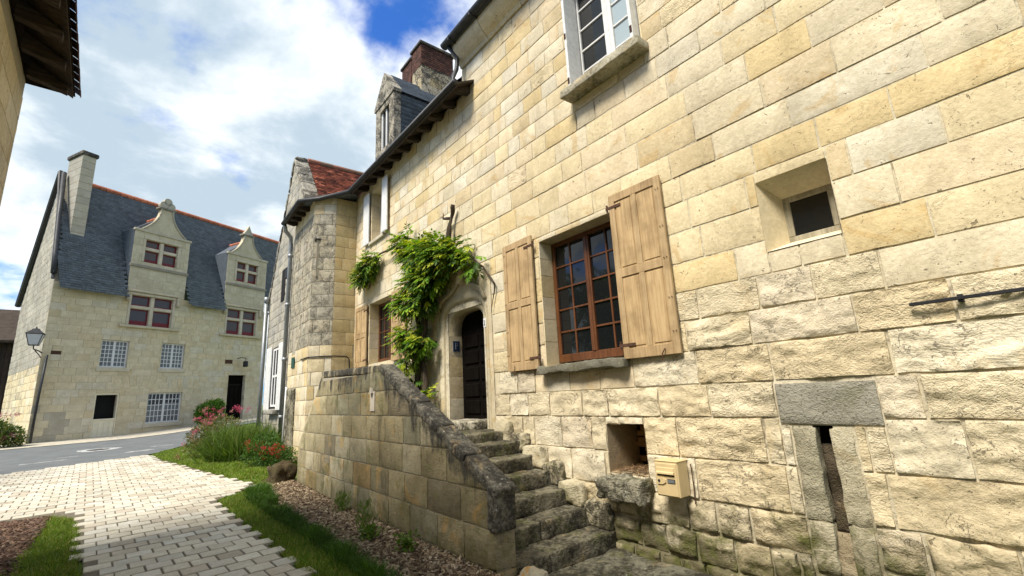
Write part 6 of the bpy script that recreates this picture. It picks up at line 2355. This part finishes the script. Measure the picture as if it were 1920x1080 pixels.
GR = [(0.11, 0.20, 0.012), (0.15, 0.25, 0.018), (0.08, 0.155, 0.012), (0.20, 0.27, 0.035), (0.26, 0.26, 0.07)]
LOWER = [(1.66, 2.2), (1.44, 5.2), (1.24, 9.9), (1.65, 10.42), (2.02, 10.85), (1.99, 10.0), (1.86, 7.0), (1.86, 5.2), (1.86, 2.2)]
UPPER = [(2.02, 10.86), (2.62, 11.3), (2.75, 12.0), (3.35, 12.9), (3.35, 18.6), (3.6, 22), (3.3, 27.5), (2.5, 25.4), (1.78, 22.5), (0.45, 19.4), (0.70, 17.24), (1.42, 13.86), (1.83, 11.96), (1.98, 11.3)]
grass('lawn_grass', 'short bright green lawn grass beside the path', [
    ([p for p in LOWER], 5200, 0.035, 0.075, 0.0035), (UPPER, 2300, 0.03, 0.07, 0.006),
    ([(-0.95, 7.2), (-0.88, 9.9), (-0.92, 10.75), (-0.64, 10.3), (-0.56, 9.9), (-0.33, 7.2), (-0.2, 5.5), (-0.8, 5.5)], 4500, 0.04, 0.09, 0.004),
    ([(-1.5, 4.0), (-1.5, 5.5), (-0.2, 5.5), (-0.1, 4.0)], 2500, 0.04, 0.09, 0.004)], GR)
grass('long_grass', 'dark longer grass along the edge of the bark mulch', [
    ([(1.78, 2.2), (1.74, 7.0), (1.62, 9.4), (1.80, 10.6), (2.10, 10.6), (2.00, 9.4), (1.94, 7.0), (1.93, 2.2)], 6000, 0.09, 0.17, 0.0045)],
    [(0.05, 0.115, 0.012), (0.07, 0.145, 0.014), (0.042, 0.095, 0.012)])


# ---- bark mulch
strip('mulch_bed', [(1.90, 2.0), (1.90, 5.0), (1.92, 7.0), (1.98, 9.6), (2.1, 10.8)], [(2.70, 2.0), (2.70, 5.0), (2.70, 7.0), (2.70, 9.6), (2.70, 10.8)], 30, 6, M['soil'], -0.012)
strip('mulch_bed', [(-1.62, 2.0), (-1.62, 5.0), (-1.62, 8.0), (-2.4, 10.9)], [(-0.7, 2.0), (-0.8, 5.0), (-0.88, 8.0), (-0.90, 10.8)], 24, 6, M['soil'], -0.012)


def chips(name, label, areas, pal):
    Vs, Ts = [], []
    for poly, dens in areas:
        q = scatter(poly, dens)
        n = len(q)
        a = rng.uniform(0, 6.28, n)
        tl_ = rng.uniform(-0.35, 0.35, n)
        L = rng.uniform(0.018, 0.055, n)
        W = rng.uniform(0.006, 0.014, n)
        c = np.c_[q, gz(q[:, 0], q[:, 1])+rng.uniform(-0.01, 0.022, n)]
        e = np.c_[np.cos(a)*np.cos(tl_), np.sin(a)*np.cos(tl_), np.sin(tl_)]*L[:, None]
        sd = np.c_[-np.sin(a), np.cos(a), rng.uniform(-0.5, 0.5, n)]*W[:, None]
        up_ = np.array([0, 0, 0.006])
        V = np.stack([c-e-sd, c+e-sd*0.6, c+e*0.9+sd, c-e*0.8+sd*0.7], 1)
        V = np.stack([V+up_, V-up_], 1).reshape(-1, 3)
        Vs.append(V)
        Ts.append(np.repeat(np.c_[greens(n, pal, 0.3), np.zeros(n)], 8, 0))
    V = np.vstack(Vs)
    i = (np.arange(len(V)//8)*8)[:, None]
    F_ = np.vstack([i+np.array(q) for q in ((0, 1, 2, 3), (0, 4, 5, 1), (1, 5, 6, 2), (2, 6, 7, 3), (3, 7, 4, 0))])
    ob = link_mesh(name, V, F_, M['chip'], None, np.vstack(Ts))
    tag(ob, label, 'mulch', None, 'stuff')


chips('bark_chips', 'brown bark chip mulch along the foot of the stair wall', [([(1.95, 2.4), (1.95, 7), (2.0, 9.6), (2.1, 10.9), (2.66, 10.9), (2.66, 2.4)], 2600)],
      [(0.22, 0.155, 0.09), (0.32, 0.235, 0.145), (0.13, 0.085, 0.05), (0.42, 0.335, 0.225), (0.085, 0.055, 0.032)])
chips('bark_chips', 'dark brown bark chip bed beside the grass strip opposite the steps', [([(-1.6, 5.2), (-1.6, 8.0), (-2.3, 10.9), (-0.92, 10.75), (-0.88, 8.0), (-0.8, 5.2)], 2000)],
      [(0.12, 0.07, 0.045), (0.17, 0.10, 0.065), (0.08, 0.045, 0.03), (0.22, 0.15, 0.10)])
# weeds in the mulch
for (x, y, h, lab) in ((2.35, 6.05, 0.42, 'tall thin weed growing in the mulch against the stair wall'), (2.28, 5.75, 0.16, 'low round leafy weed in the mulch near the tall weed'),
                       (2.52, 7.4, 0.30, 'wispy weed at the foot of the stair wall under the plaque'), (2.40, 5.0, 0.20, 'leafy weed in the mulch close to the front of the stair wall')):
    t = thing('weed', lab, 'weed', (x, y, g(x, y)))
    n = 160 if h > 0.2 else 120
    B = np.c_[x+rng.normal(size=n)*0.05, y+rng.normal(size=n)*0.06, np.full(n, g(x, y))]
    B[:, 2] += rng.random(n)*h*0.8
    V, F_, T = leaf_mesh(B, rand_unit(n)*np.array([0.6, 0.6, 0.3])+np.array([0, 0, 0.7 if h > 0.2 else 0.25]), rand_unit(n), 0.10 if h > 0.2 else 0.07, 0.012 if h > 0.2 else 0.03, greens(n, [(0.09, 0.16, 0.02), (0.13, 0.20, 0.03)]))
    link_mesh('leaves', V, F_, M['leaf'], t, T)
print('objects', len(bpy.data.objects), 'tris', sum(len(p.loop_triangles) if False else len(p.polygons) for p in bpy.data.meshes))
